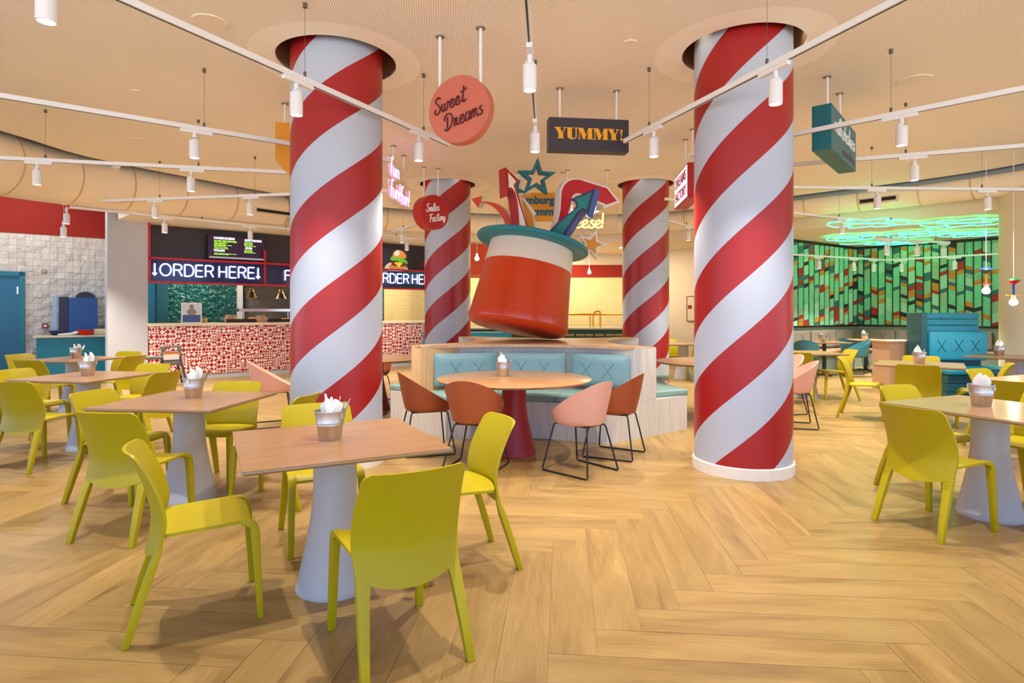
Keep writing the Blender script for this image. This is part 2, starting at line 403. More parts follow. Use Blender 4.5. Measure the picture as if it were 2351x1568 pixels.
# ================================================ COLUMNS
CL = ['red and white candy-striped column, left of the two nearest', 'red and white candy-striped column, right of the two nearest, its white skirting in full view',
      'slim-looking candy-striped column behind the round red disc sign, left of the hat', 'slim-looking candy-striped column in the distance right of the hat']
PH = [(-.189, 0), (-.443, 1), (-.049, 2), (-.125, 2)]
for i, (x, y, r) in enumerate(COLS):
    t = thing('striped_column', CL[i], 'column', (x, y, 0), 0, 'candy-striped columns')
    z0, mi = PH[i]; s = MB().lathe([(r, -z0), (r, 4.3-z0)], 72, caps=False).build('shaft', M_STR[mi], t, True); s.rotation_euler = (0, 0, -PI/2); s.location = (0, 0, z0)
    MB().lathe([(r+.002, 0), (r+.018, 0), (r+.018, .088), (r+.012, .095), (r+.002, .095)], 22, caps=False).build('skirting', mat('white_skirting', rgb(232, 226, 218), .5, var=.01), t)
# ================================================ BOUNDARY WALLS
def wallseg(name, p, q, z0, z1, m, th=.12, st=True, parent=None):
    p = Vector(p); q = Vector(q); d = q-p; L_ = d.length; a = math.atan2(d.y, d.x)
    mb = MB().box(0, L_, 0, th, z0, z1)
    o = mb.build(name, m, parent, loc=(p.x, p.y, 0), rz=a)
    if st: struct(o)
    return o
U = Vector((.787, .617)).normalized(); NV = Vector((-U.y, U.x))
C0 = Vector((-7.17, 11.6))
A = Vector((-8.97, 12.7))+U*.22
def cw(s, n=0, z=0):
    p = C0+U*s+NV*n; return (p.x, p.y, z)
UA = math.atan2(U.y, U.x)
wallseg('wall_left', A-U*7, A, 0, 2.98, M_tilew)
wallseg('wall_left_upper', A-U*7-NV*.01, A-NV*.01, 2.98, 4.34, M_wallred)
wallseg('wall_left_return', A, A-NV*1.6+U*.02, 0, 2.98, M_tilew)
wallseg('wall_left_return_upper', A+Vector((-.01, 0)), A-NV*1.6+U*.01, 2.98, 4.34, mat('wall_orange', rgb(196, 66, 16), .55))
o = MB().box(0, .66, 0, .6, 0, 4.34).build('wall_pillar', M_creamw, loc=(C0-U*.67).to_3d(), rz=UA); struct(o)
KB = 2.7
wallseg('wall_kitchen', C0+U*-1+NV*KB, C0+U*2.45+NV*KB, 0, 3.15, M_tilet)
wallseg('wall_kitchen_grey', C0+U*2.45+NV*KB, C0+U*5.2+NV*KB, 0, 3.15, M_tileg)
wallseg('wall_kitchen_teal', C0+U*5.2+NV*KB, C0+U*6.35+NV*KB, 0, 3.15, M_tilet)
wallseg('wall_kitchen_end', C0+U*6.35+NV*KB, C0+U*9.5+NV*KB, 0, 3.15, M_tiley)
wallseg('wall_back', (-2.6, 17.9), (3.6, 17.9), 0, 2.45, M_tiley)
wallseg('wall_back_upper', (-2.6, 17.86), (3.6, 17.86), 2.45, 2.82, M_wallred)
wallseg('wall_back_top', (-2.6, 17.9), (3.6, 17.9), 2.82, 3.16, M_cream)
struct(MB().box(0, .9, 0, .5, 2.35, 3.15).build('wall_bulkhead', mat('bulkhead_orange', rgb(206, 70, 16), .5), loc=(-1.5, 15.2, 0)))
wallseg('wall_back_right', (3.6, 17.9), (6.35, 13.95), 0, 3.16, M_cream)
WG0, WG1, WG2 = Vector((6.3, 13.95)), Vector((9.34, 16)), Vector((13.4, 11.7))
wallseg('wall_green_left', WG0, WG1, 0, 3.16, mat('sage_wall', rgb(170, 190, 160), .6))
wallseg('wall_green_right', WG1, WG2, 0, 3.16, mat('sage_wall', rgb(170, 190, 160), .6))
wallseg('wall_right', WG2, (15.6, 6), 0, 4.3, M_cream)
# door on the tiled wall, left
sd = (Vector((-8.42, 12.27))-A).dot(U)
def aw(s, n, z=0):
    p = A+U*s+NV*n; return (p.x, p.y, z)
# wall param for px 57
def s_on(px, base, d):
    k = (px-1175.5)/FPX; return (k*base.y-base.x)/(d.x-k*d.y)
s57 = s_on(57, A, U)
dr = thing('door_1', 'teal painted service door in a teal frame at the left edge', 'door', aw(s57, -.001), UA); dr['kind'] = 'structure'
MB().box(-.09, 0, -.05, 0, 0, 2.2).box(-1.25, -1.16, -.05, 0, 0, 2.2).box(-1.25, 0, -.05, 0, 2.11, 2.2).build('door_frame', M_teal, dr, bevel=.005)
MB().box(-1.16, -.09, -.012, 0, .01, 2.11).build('door_leaf', mat('teal_door', rgb(8, 104, 140), .35), dr)
MB().box(-.125, -.1, -.03, -.01, 1.75, 1.9).build('hinge', M_steel, dr)
MB().box(-1.15, -.1, -.02, -.01, 0, .12).build('kick_plate', M_steel, dr)
# small fittings on the tiled wall
s_ = s_on(104, A, U); Yw = (A+U*s_).y
o = MB().box(-.05, .05, -.03, 0, -.05, .05).build('alarm_call_point', mat('alarm_red', rgb(150, 20, 20), .4), loc=aw(s_, 0, CAMZ-(748-HZ)*Yw/FPX), rz=UA); tag(o, 'small red fire alarm call point on the white glazed tiles', 'alarm')
MB().box(-.025, .025, -.034, -.03, -.022, .022).build('break_glass', mat('white_glass', rgb(225, 225, 225), .2), o)
s_ = s_on(101, A, U)
o = MB().lathe([(.0, 0), (.05, 0), (.05, .02), (.035, .035), (0, .035)], 20, caps=False).build('alarm_sounder', mat('beige_plastic', rgb(170, 160, 145), .4), smooth=True); o.rotation_euler = (PI/2, 0, UA); o.location = aw(s_, 0, CAMZ-(622-HZ)*Yw/FPX)
tag(o, 'round beige sounder on the white glazed tiles right of the teal door', 'alarm')
# ================================================ DUCTS
def duct(a, b, r0, r1, zt, name, label, rings=8):
    pts = [Vector((x, y, 0)) for x, y in offset(EA, .5)]
    k = [i for i, p in enumerate(pts) if a <= i/len(pts) <= b]
    P = [pts[i] for i in k]; n = len(P); rs = [r0+(r1-r0)*i/(n-1) for i in range(n)]
    P = [Vector((p.x, p.y, zt-rs[i])) for i, p in enumerate(P)]
    t = thing(name, label, 'duct'); mb = MB().tube(P, rs, 32); mb.build('duct_body', M_duct, t, True)
    for j in range(rings):
        i = int((j+.5)*(n-1)/rings); i = max(1, min(n-2, i)); c = P[i]; d = (P[i+1]-P[i-1]).normalized()
        q = c-d*.012, c+d*.012; MB().tube(q, rs[i]+.008, 32).build('joint_ring', mat('duct_seam', rgb(214, 180, 138), .5), t, True)
    return t
duct(.12, .37, .52, .34, 3.86, 'ventilation_duct', 'fat cream ventilation duct curving along the left edge of the ceiling')
duct(.37, .66, .30, .26, 3.86, 'ventilation_duct', 'cream ventilation duct at the far edge of the ceiling behind the hat')
duct(.66, .90, .28, .30, 3.90, 'ventilation_duct', 'cream ventilation duct curving along the right edge of the ceiling')
pts = [Vector((x, y, 3.68)) for x, y in offset(EA, .12)]; n = len(pts)
o = MB().tube(pts[int(n*.66):int(n*.9)], .05, 10).build('pipe', mat('blue_grey_pipe', rgb(120, 135, 150), .4), smooth=True); tag(o, 'thin blue-grey pipe along the right ceiling edge above the duct', 'pipe')
# slot diffusers on the fascia, left and right
def slot(px0, px1, py, Y0, Y1, label):
    a = at(px0, py, Y0); b = at(px1, py-3, Y1); d = b-a
    o = MB().box(0, d.length, -.02, .03, -.05, .05).build('slot_diffuser', M_cream, loc=a, rz=math.atan2(d.y, d.x)); tag(o, label, 'vent')
    MB().box(.03, d.length-.03, -.026, -.02, -.028, .028).build('slot', mat('slot_black', rgb(12, 12, 12), .6, var=0), o)
slot(585, 668, 481, 11.05, 11.6, 'black slot air diffuser above the order counter, left of the striped column')
slot(1970, 2062, 464, 9.75, 9.35, 'black slot air diffuser below the right-hand duct')
# ceiling discs, detectors
for px, py, r, lb in ((482, 52, .13, 'large round flush speaker in the ceiling at the upper left'), (2100, 186, .15, 'large round flush speaker in the ceiling at the upper right'),
        (313, 211, .05, 'small round downlight in the ceiling left of the left column'), (1446, 100, .06, 'small round detector in the ceiling left of the right column'),
        (320, 322, .1, 'round flush speaker in the ceiling above the second left light track'), (922, 324, .05, 'small dark-rimmed disc in the pink-lit patch of ceiling'), (1306, 398, .05, 'small round detector in the ceiling behind the teal star')):
    p = at_z(px, py, CZ-.008)
    o = MB().lathe([(0, 0), (r, 0), (r, .008), (0, .008)], 32, caps=False).build('ceiling_disc', mat('disc_cream', rgb(240, 228, 210), .5, var=.01), loc=p, smooth=True); tag(o, lb, 'ceiling speaker' if r > .08 else 'ceiling detector')
p = at_z(266, 378, CZ)
o = MB().lathe([(0, -.06), (.05, -.06), (.07, -.03), (.07, 0), (0, 0)], 24, caps=False).build('smoke_detector', M_shw, loc=p, smooth=True); tag(o, 'white smoke detector near the ceiling edge above the left duct', 'smoke detector')
# ================================================ TRACK LIGHTING, radial about the hat
TC = Vector((.38, 8.05)); TZ = 3.10
spot_proto = None
def spotlight(loc, rz, label, group, lit=True, energy=None, scale=1):
    global spot_proto
    if spot_proto is None:
        t = thing('track_spotlight', '', 'spotlight')
        MB().box(-.02, .02, -.15, .12, -.012, .02).build('adapter', M_shw, t, bevel=.004)
        MB().lathe([(.016, -.07), (.016, -.01)], 12).box(-.03, -.022, -.018, .018, -.105, -.06).box(.022, .03, -.018, .018, -.105, -.06).box(-.03, .03, -.018, .018, -.066, -.058).build('bracket', M_shw, t)
        MB().lathe([(.0, -.08), (.043, -.08), (.046, -.085), (.046, -.245), (.040, -.245), (.036, -.21), (0, -.21)], 28, caps=False).build('lamp_body', M_shw, t, True)
        MB().lathe([(0, -.22), (.034, -.22)], 20, caps=False).build('lens', glow('lamp_lens', (1, .93, .78, 1), 9), t)
        spot_proto = t
        o = t
    else: o = dup(spot_proto)
    o.location = loc; o.rotation_euler = (0, 0, rz); o['label'] = label; o['group'] = group
    if lit:
        near = min(math.hypot(loc[0]-c[0], loc[1]-c[1]) for c in COLS[:2])
        ld = bpy.data.lights.new('bulb', 'SPOT'); ld.energy = energy or SPOT_W*(.75 if (loc[0]**2+loc[1]**2) < 25 else (1.1 if loc[1] < 8 else 2.5))*(.34 if near < 1.3 else 1); ld.color = SPOT_COL; ld.spot_size = R(105); ld.spot_blend = .9; ld.shadow_soft_size = .025
        l = bpy.data.objects.new('bulb', ld); col.objects.link(l); l.parent = o; l.location = (0, 0, -.26); 
    return o
def track(a, b, z, label, spots, wires, group='white ceiling light tracks', ceil=CZ, slotm=True):
    """a, b plan points; spots = list of (fraction, label, lit)"""
    a = Vector(a); b = Vector(b); d = b-a; L_ = d.length; rz = math.atan2(d.y, d.x)
    t = thing('light_track', label, 'light track', (a.x, a.y, z), rz, group)
    MB().box(0, L_, -.02, .02, 0, .042).build('rail', M_shw, t, bevel=.003)
    if slotm: MB().box(.02, L_-.02, -.006, .006, -.001, .0005).build('rail_groove', M_blk, t)
    for f in wires:
        MB().tube([(f*L_, 0, .034), (f*L_, 0, ceil-z)], .0016, 5).build('suspension_wire', mat('wire', rgb(90, 80, 72), .5, var=0), t)
        MB().lathe([(.011, 0), (.011, .05)], 8, c=(f*L_, 0)).build('wire_clamp', mat('clamp', rgb(96, 86, 78), .5, var=0), t).location = (0, 0, .034)
        MB().lathe([(.016, ceil-z-.035), (.016, ceil-z)], 10, c=(f*L_, 0)).build('ceiling_cap', mat('clamp', rgb(96, 86, 78), .5, var=0), t)
    for f, lb, lit in spots:
        spotlight((a.x+d.x*f, a.y+d.y*f, z-.02), rz-PI/2, lb, 'white cylinder spotlights on the tracks', lit)
TR = [(-99.6, 'light track crossing above the order counter, fourth from the centre on the left', 'left counter-side track'),
      (-77, 'light track below the second one on the left, running towards the tiled alcove', 'third track on the left'),
      (-53.5, 'second light track left of the striped column', 'second track on the left'),
      (-28, 'light track slanting in front of the left striped column', 'track crossing the left column'),
      (-3.6, 'light track running straight away from the viewer at the centre', 'central track'),
      (20.4, 'light track slanting in front of the right striped column', 'track crossing the right column'),
      (46, 'light track passing in front of the teal sign on the right', 'track crossing the teal sign'),
      (69, 'second light track right of the right column', 'second track on the right'),
      (92.4, 'level light track right of the right column', 'level track on the right'),
      (116.4, 'short light track below the right duct', 'track below the right duct'),
      (140.4, 'distant light track behind the right far column', 'distant track behind the right far column'),
      (164.4, 'distant light track behind the hat on the right', 'distant track behind the hat'),
      (188.4, 'distant light track behind the hat on the left', 'distant track left behind the hat'),
      (212.4, 'distant light track behind the round red sign', 'distant track behind the red disc sign')]
for an, lb, nm in TR:
    a = R(an-90); d = Vector((math.cos(a), math.sin(a)))
    r0, r1 = 2.2, (5.95 if -60 < an < 60 else 6.9)
    if an > 100: r1 = 7.2 if an < 120 else 5.6
    if an > 130: r0 = 3.2
    rs = [2.72, 4.2, 5.78] if abs(an) < 60 else ([2.72, 4.35, 5.95] if an < 130 else [3.6, 5.0])
    if abs(an-92.4) < 1: rs = [3.2, 4.75, 6.35]
    if abs(an-116.4) < 1: rs = [3.4, 4.7, 6.4]
    nms = ['nearest the hat', 'at mid-length', 'at the outer end']
    sp = [((r-r0)/(r1-r0), 'white cylinder spotlight on the %s, %s' % (nm, nms[j]), True) for j, r in enumerate(rs)]
    wr = [(r-.08-r0)/(r1-r0) for r in rs]
    p = TC+d*r0; q = TC+d*r1
    track(p, q, TZ, 'white ' + lb, sp, wr)
# tracks over the counter, parallel to it
p = at(160, 474, 9.4); q = at(700, 518, 12.1)
track(p.xy, q.xy, 3.04, 'white light track hanging parallel to the order counter, above the menu screens', [(.345, 'white spotlight in front of the dark menu fascia, left end', True), (.72, 'white spotlight overlapping the menu screen', True)], [.1, .5, .9])
p = at(880, 530, 13.3); q = at(975, 535, 14.2)
track(p.xy, q.xy, 3.10, 'short white light track in front of the burger screen', [(.55, 'white spotlight overlapping the burger screen', True)], [.3])
# green room tracks
p = at(1700, 553, 12.2); m_ = at(2035, 598, 14.2); q = at(2310, 584, 12.6)
track(p.xy, m_.xy, 2.62, 'light track left of the corner in the green-lit room', [(.5, 'spotlight on the green room corner track, left of the corner, nearer the striped column', True), (.75, 'spotlight on the green room corner track, second left of the corner', True), (.9, 'spotlight on the green room corner track, next to the corner', True)], [.2, .8], ceil=SOF)
track(m_.xy, q.xy, 2.62, 'light track right of the corner in the green-lit room', [(.14, 'spotlight on the green room right track, next to the corner', True), (.6, 'spotlight on the green room right track, at mid-length', True)], [.2, .7], ceil=SOF)
p = at(2010, 543, 10.9); q = at(2180, 570, 11.5)
track(p.xy, q.xy, 2.72, 'short light track under the green neon leaves', [(.15, 'spotlight under the green neon leaves, leftmost', True), (.55, 'spotlight under the green neon leaves, middle', True), (.92, 'spotlight under the green neon leaves, rightmost', True)], [.2, .8], ceil=SOF)

# small recessed spots inside the ceiling openings, grazing the column tops
for i, pts in ((1, ((200, 1), (-12, 1))), (2, ((-60, 0), (-150, 0))), (3, ((-30, 0), (-120, 0)))):
    x, y, r = COLS[i]
    for j, (a, _) in enumerate(pts):
        d = (HOLE[i]+r)/2; px_, py_ = x+d*math.cos(R(a)), y+d*math.sin(R(a))
        nm_ = ['', 'the right near column', 'the left far column', 'the right far column'][i]
        t = thing('recess_spot', 'tiny recessed spot in the ceiling opening around %s, %s one' % (nm_, ('left' if j == (0 if i == 1 else 1) else 'right')), 'spotlight', (px_, py_, 4.0), 0, 'recessed column spots')
        MB().lathe([(0, 0), (.022, 0), (.022, .05), (0, .05)], 14, caps=False).build('spot_body', M_shw, t, True); MB().box(-.006, .006, -.006, .006, .05, .35).build('stem', M_shw, t)
        MB().lathe([(0, -.001), (.018, -.001)], 12, caps=False).build('lens', glow('lamp_lens', (1, .93, .78, 1), 9), t)
        ld = bpy.data.lights.new('bulb', 'SPOT'); ld.energy = 9; ld.color = (1, .85, .6); ld.spot_size = R(60); ld.spot_blend = 1; ld.shadow_soft_size = .02
        l = bpy.data.objects.new('bulb', ld); col.objects.link(l); l.parent = t; l.location = (0, 0, -.01)
# ================================================ CHAIRS
def make_yellow():
    t = thing('dining_chair', '', 'chair')
    def prof(v):  # v 0 bottom .. 1 top -> (y, z)
        z = .365+.42*v
        y = -.175-.115*max(0, (v-.28)/.72)**1.6-.02*max(0, (.28-v)/.28)**1.5
        return y, z
    def half(v): return .212+.012*math.sin(PI*min(1, v*1.15))-(.0 if v < .9 else .030*(1-math.sqrt(max(0, 1-((v-.9)/.1)**2))))
    def bk(off):
        def f(u, v):
            x = (u*2-1)*half(v); y, z = prof(v)
            dip = .045*(1-(2*u-1)**2)*(1-v)**3
            y += .055*(x/.22)**2+.012*v-off
            return (x, y, z-dip)
        return f
    MB().grid(bk(0), 18, 30, 0, bk(.012)).build('backrest', M_yel, t, True)
    # seat with rolled front
    def st(off):
        def f(u, v):
            w_ = .205+.008*v; x = (2*u-1)*w_
            y0 = -.166+.052*(x/.22)**2; y = y0+(.22-y0)*v; z = .44+.012*v-.012*(1-(2*u-1)**2)*math.sin(PI*v)
            if v > .86: k = (v-.86)/.14; z -= .03*k*k
            return (x, y, z-off)
        return f
    MB().grid(st(0), 12, 14, 0, st(.014)).build('seat', M_yel, t, True)
    for s in (-1, 1):
        # front leg: slab that bends out of the seat edge
        secs = [(.175, .440, .012), (.205, .436, .018), (.228, .420, .024), (.236, .395, .026), (.238, .34, .024), (.244, .15, .019), (.25, 0, .016)]
        mb = MB(); vs = []
        for k, (y, z, hy) in enumerate(secs):
            xo = s*(.213+.0*k); wi = .046-.002*k
            if z < .395: xo = s*(.213+(.395-z)*.02)
            xi = xo-s*wi
            if k < 3: a = [(xo, y, z+.012), (xi, y, z+.012), (xi, y-.004-.012*k/2, z-.016), (xo, y-.004-.012*k/2, z-.016)]
            else: a = [(xo, y+.012, z), (xi, y+.012, z), (xi, y+.012-hy*1.5, z), (xo, y+.012-hy*1.5, z)]
            vs += a
        fs = [(4*k+i, 4*k+(i+1) % 4, 4*k+4+(i+1) % 4, 4*k+4+i) for k in range(len(secs)-1) for i in range(4)]+[(0, 1, 2, 3), (4*len(secs)-1, 4*len(secs)-2, 4*len(secs)-3, 4*len(secs)-4)]
        mb.add(vs, fs).build('leg', M_yel, t, True, bevel=.003)
        # rear leg: continues the edge of the backrest down and back
        secs = [(.43, -.1285, .050, .0125), (.40, -.129, .060, .016), (.355, -.136, .058, .026), (.30, -.154, .047, .034), (.15, -.203, .039, .034), (0, -.25, .032, .028)]
        vs = []
        for z, y, wi, d in secs:
            xo = s*(.2135+max(0, .38-z)*.04); xi = xo-s*wi
            vs += [(xo, y, z), (xi, y-.012*(wi > .05), z), (xi, y-d-.008*(wi > .05), z), (xo, y-d, z)]
        fs = [(4*k+i, 4*k+(i+1) % 4, 4*k+4+(i+1) % 4, 4*k+4+i) for k in range(len(secs)-1) for i in range(4)]+[(0, 1, 2, 3), (4*len(secs)-1, 4*len(secs)-2, 4*len(secs)-3, 4*len(secs)-4)]
        MB().add(vs, fs).build('leg', M_yel, t, True, bevel=.003)
    return t
YP = make_yellow(); yused = False
def chair(x, y, deg, label, group):
    global yused
    if not yused: YP.location = (x, y, 0); YP.rotation_euler = (0, 0, R(deg-90)); YP['label'] = label; YP['group'] = group; yused = True; return YP
    return dup(YP, None, (x, y, 0), R(deg-90), label, group)
SH = {}
def make_shell(m, cname):
    t = thing('shell_chair', '', 'chair')
    n = 44; nv = 10; zb = .43
    def f(inn):
        def g(u, v):
            a = -PI+2*PI*u; sa, ca = math.sin(a), math.cos(a)     # a = 0 at the back
            b0 = Vector((sa*(.205-inn), .035-ca*(.235-inn), zb+inn))
            ft = (1-ca)/2                                        # 0 back, 1 front
            rim = Vector((sa*(.262-inn), -.005-ca*(.272-inn), .80-.345*ft-(.0 if inn == 0 else .002)))
            k = v+.10*math.sin(PI*v)*(1-v)
            p = b0.lerp(rim, v); q = b0.lerp(rim, min(1, v**.9)); 
            return (q.x, q.y, p.z)
        return g
    mb = MB(); go = f(0); gi = f(.012)
    O = [[go(i/n, j/nv) for i in range(n)] for j in range(nv+1)]; I = [[gi(i/n, j/nv) for i in range(n)] for j in range(nv+1)]
    vs = [p for r in O for p in r]; o1 = len(vs); vs += [p for r in I for p in r]; fs = []
    for j in range(nv):
        for i in range(n):
            k = (i+1) % n; fs.append((j*n+i, j*n+k, (j+1)*n+k, (j+1)*n+i)); fs.append((o1+j*n+i, o1+(j+1)*n+i, o1+(j+1)*n+k, o1+j*n+k))
    for i in range(n):
        k = (i+1) % n; fs.append((nv*n+i, nv*n+k, o1+nv*n+k, o1+nv*n+i))
    # bottom: rounded underside and seat pan
    b = len(vs); vs += [(p[0]*.9, .035+(p[1]-.035)*.9, zb-.016) for p in O[0]]+[(0, .045, zb-.02)]
    for i in range(n):
        k = (i+1) % n; fs.append((i, b+i, b+k, k)); fs.append((b+i, b+n, b+k))
    fs.append(tuple(o1+i for i in range(n)))
    mb.add(vs, fs).build('shell', m, t, True)
    fr = MB(); r = .0075
    for s in (-1, 1):
        P = [(s*.13, .17, .412), (s*.145, .19, .40), (s*.235, .245, .02), (s*.24, .235, .008), (s*.215, -.225, .008), (s*.21, -.235, .02), (s*.13, -.165, .39), (s*.12, -.15, .408)]
        fr.tube(P, r, 8)
        fr.tube([(s*.13, .17, .41), (s*.12, -.15, .41)], r, 8)
    fr.tube([(-.13, .17, .41), (.13, .17, .41)], r, 8); fr.tube([(-.12, -.15, .41), (.12, -.15, .41)], r, 8)
    fr.build('sled_frame', M_blk, t, True)
    MB().lathe([(.0, zb+.020), (.13, zb+.020), (.155, zb+.026), (.165, zb+.012)], 28, c=(0, .045), caps=False).build('seat_pan', m, t, True)
    return t
def shell(x, y, deg, label, m, cname, group=None):
    if m.name not in SH:
        t = make_shell(m, cname); SH[m.name] = t; t.location = (x, y, 0); t.rotation_euler = (0, 0, R(deg-90)); t['label'] = label
        if group: t['group'] = group
        return t
    return dup(SH[m.name], None, (x, y, 0), R(deg-90), label, group)
# ================================================ TABLES, BUCKETS
TH = .735
def table(x, y, deg, label, group, top=M_top, size=.91, rnd=0, ped=M_ped, leg='cone', r=None):
    t = thing('round_table' if rnd else 'dining_table', label, 'table', (x, y, 0), R(deg), group)
    if rnd:
        MB().lathe([(0, TH-.022), (rnd-.02, TH-.022), (rnd, TH-.006), (rnd, TH-.002), (rnd-.003, TH), (0, TH)], 96, caps=False).build('tabletop', [top], t, True)
    else:
        h = size/2; mb = MB(); mb.prism([(-h, -h), (h, -h), (h, h), (-h, h)], TH-.004, TH)
        mb.mi = 1; k = .018; mb.prism([(-h, -h), (h, -h), (h, h), (-h, h)], TH-.012, TH-.004)
        mb.add([(-h, -h, TH-.012), (h, -h, TH-.012), (h, h, TH-.012), (-h, h, TH-.012), (-h+k, -h+k, TH-.024), (h-k, -h+k, TH-.024), (h-k, h-k, TH-.024), (-h+k, h-k, TH-.024)],
            [(0, 4, 5, 1), (1, 5, 6, 2), (2, 6, 7, 3), (3, 7, 4, 0), (4, 7, 6, 5)])
        mb.build('tabletop', [top, M_ply], t)
    if leg == 'cone':
        q = r or 1
        P = [(.19*q, 0), (.192*q, .006)]+[((.107+.084*(1-min(1, z/.46))**1.25)*q, z) for z in [i*.46/14 for i in range(1, 15)]]+[(.106*q, .55), (.105*q, TH-.024)]
        MB().lathe(P, 56).build('pedestal', ped, t, True)
    else:
        MB().box(-.03, .03, -.03, .03, .02, TH-.022).build('post', M_blk, t); MB().box(-.28, .28, -.03, .03, 0, .02).box(-.03, .03, -.28, .28, 0, .02).build('foot', M_blk, t)
    return t
BK = None; FORK = None; KNIFE = None; NAP = []
def bucket(x, y, where, z=TH, seed=0, near=False):
    """galvanised bucket holding napkins and cutlery; where = phrase that names the table"""
    global BK, FORK, KNIFE
    rnd = random.Random(seed+11)
    lb = 'small galvanised steel bucket of napkins and cutlery on ' + where
    if BK is None:
        t = thing('cutlery_bucket', '', 'bucket')
        P = [(0, .004), (.052, .004), (.054, 0), (.056, .006), (.066, .075), (.0685, .078), (.0668, .084), (.0695, .088), (.0678, .093), (.075, .142), (.0785, .145), (.0785, .149), (.0745, .149), (.0735, .142), (.054, .008), (0, .008)]
        MB().lathe(P, 40, caps=False).build('bucket_body', M_galv, t, True)
        for s in (-1, 1): MB().box(s*.076-.004, s*.076+.004, -.012, .012, .112, .14).build('handle_ear', M_galv, t)
        BK = t; b = t
    else: b = dup(BK)
    b.location = (x, y, z); b.rotation_euler = (0, 0, rnd.random()*6); b['label'] = lb; b['group'] = 'cutlery buckets on the tables'
    # napkins
    nn = 3 if near else 2
    for k in range(nn):
        a = rnd.random()*6.28 if k else 2.6; w0 = .042; h0 = .13+.04*rnd.random()
        def nf(off):
            def f(u, v):
                uu = 2*u-1; rr = .004+.022*v*(k % 2); pk = (.35, -.4, .1)[k]
                return (uu*w0*(.75+.45*v), rr+.012*math.sin(7*uu+k)*(.3+v)+off, .04+h0*v*(1.25-.62*abs(uu-pk)))
            return f
        o = MB().grid(nf(0), 12, 6, 0, nf(.006)).build('napkin', M_nap, smooth=True, loc=(x, y, z), rz=a)
        tag(o, 'folded white paper napkin standing in the bucket on ' + where, 'napkin', 'napkins in the bucket on ' + where)
    if FORK is None:
        def flat(P, th, nm):
            mb = MB(); mb.prism(P, 0, th); mb.xf(Matrix.Rotation(PI/2, 4, 'X')); o = mb.build(nm, M_steel, bevel=.0004); return o
        FORK = flat([(-.003, 0), (.003, 0), (.0035, .09), (.011, .12), (.012, .165), (.009, .165), (.0075, .135), (.0045, .135), (.0035, .165), (-.0035, .165), (-.0045, .135), (-.0075, .135), (-.009, .165), (-.012, .165), (-.011, .12), (-.0035, .09)], .002, 'fork')
        KNIFE = flat([(-.005, 0), (.005, 0), (.004, .09), (.009, .11), (.009, .16), (.002, .185), (-.005, .17), (-.005, .09)], .0022, 'knife')
        FORK['used'] = 0; KNIFE['used'] = 0
    for k in range(4 if near else 2):
        P_ = FORK if k % 2 == 0 else KNIFE
        if P_['used'] == 0: o = P_; P_['used'] = 1
        else: o = P_.copy(); col.objects.link(o)
        a = (.2+k*.35) if near else .4+k*.5; tilt = R(16+10*rnd.random())
        o.location = (x+.030*math.cos(a), y+.030*math.sin(a), z+.03); o.rotation_euler = (0, 0, 0)
        M_ = Matrix.Rotation(a, 4, 'Z') @ Matrix.Rotation(tilt, 4, 'Y') @ Matrix.Rotation(PI/2*rnd.random(), 4, 'Z'); o.rotation_euler = M_.to_euler()
        kind = 'fork' if k % 2 == 0 else 'knife'
        tag(o, 'steel %s standing in the bucket on %s' % (kind, where), kind, '%s in the bucket on %s' % ('forks' if kind == 'fork' else 'knives', where))
def setup(cx, cy, rot, tlabel, where, chairs, bk, seed, near=False, top=M_top, size=.91):
    t = table(cx, cy, rot, tlabel, 'square tables with tapered pedestals', top, size)
    for (x, y, a, lb) in chairs: chair(x, y, a, lb, 'yellow plastic dining chairs')
    bucket(bk[0], bk[1], where, seed=seed, near=near)
    return t
Y_ = 'yellow plastic chair '
def around(cx, cy, rot, d, sides, name):
    out = []
    for k in sides:
        a = R(rot+90*k); ds = {0: 'right', 1: 'far', 2: 'left', 3: 'near'}[k]
        out.append((cx+d*math.cos(a), cy+d*math.sin(a), rot+90*k+180, Y_+'on the %s side of %s' % (ds, name)))
    return out
setup(-.897, 2.984, 27.5, 'square oak-topped table with a pale conical pedestal, nearest the viewer', 'the nearest square table',
      [(-.483, 2.45, 121, Y_+'nearest the viewer, its back turned, at the front table'), (-1.46, 2.727, 29, Y_+'seen in profile at the left side of the front table'),
       (-.285, 3.255, 203, Y_+'at the right side of the front table, facing left'), (-1.165, 3.60, -64, Y_+'on the far side of the front table')], (-.925, 2.99), 1, True)
setup(-2.39, 4.356, -5.6, 'square oak-topped table, second from the front on the left', 'the second table on the left',
      [(-2.39, 3.74, 80, Y_+'with its back turned in front of the second left table'), (-2.94, 4.42, -6, Y_+'at the left side of the second left table, half hidden'),
       (-2.36, 4.80, -95, Y_+'on the far side of the second left table'), (-1.72, 4.33, 174, Y_+'at the right side of the second left table')], (-2.41, 4.45), 2, True)
setup(-4.31, 5.98, -10, 'square oak-topped table, third from the front on the left', 'the third table on the left',
      [(-4.28, 5.30, 80, Y_+'with its back turned at the third left table'), (-4.98, 6.1, -10, Y_+'at the left side of the third left table'),
       (-4.18, 6.58, -100, Y_+'on the far side of the third left table'), (-3.69, 5.95, 170, Y_+'at the right side of the third left table, seen from behind')], (-4.33, 6.0), 3)
setup(-6.1, 8.2, -8, 'square oak-topped table farthest back on the left, before the teal console', 'the farthest left table',
      [(-6.0, 7.55, 82, Y_+'with its back turned at the farthest left table'), (-6.8, 8.35, -8, Y_+'at the left side of the farthest left table, by the teal door'),
       (-5.85, 8.72, -98, Y_+'on the far side of the farthest left table'), (-5.4, 8.1, 172, Y_+'at the right side of the farthest left table')], (-6.12, 8.25), 4)
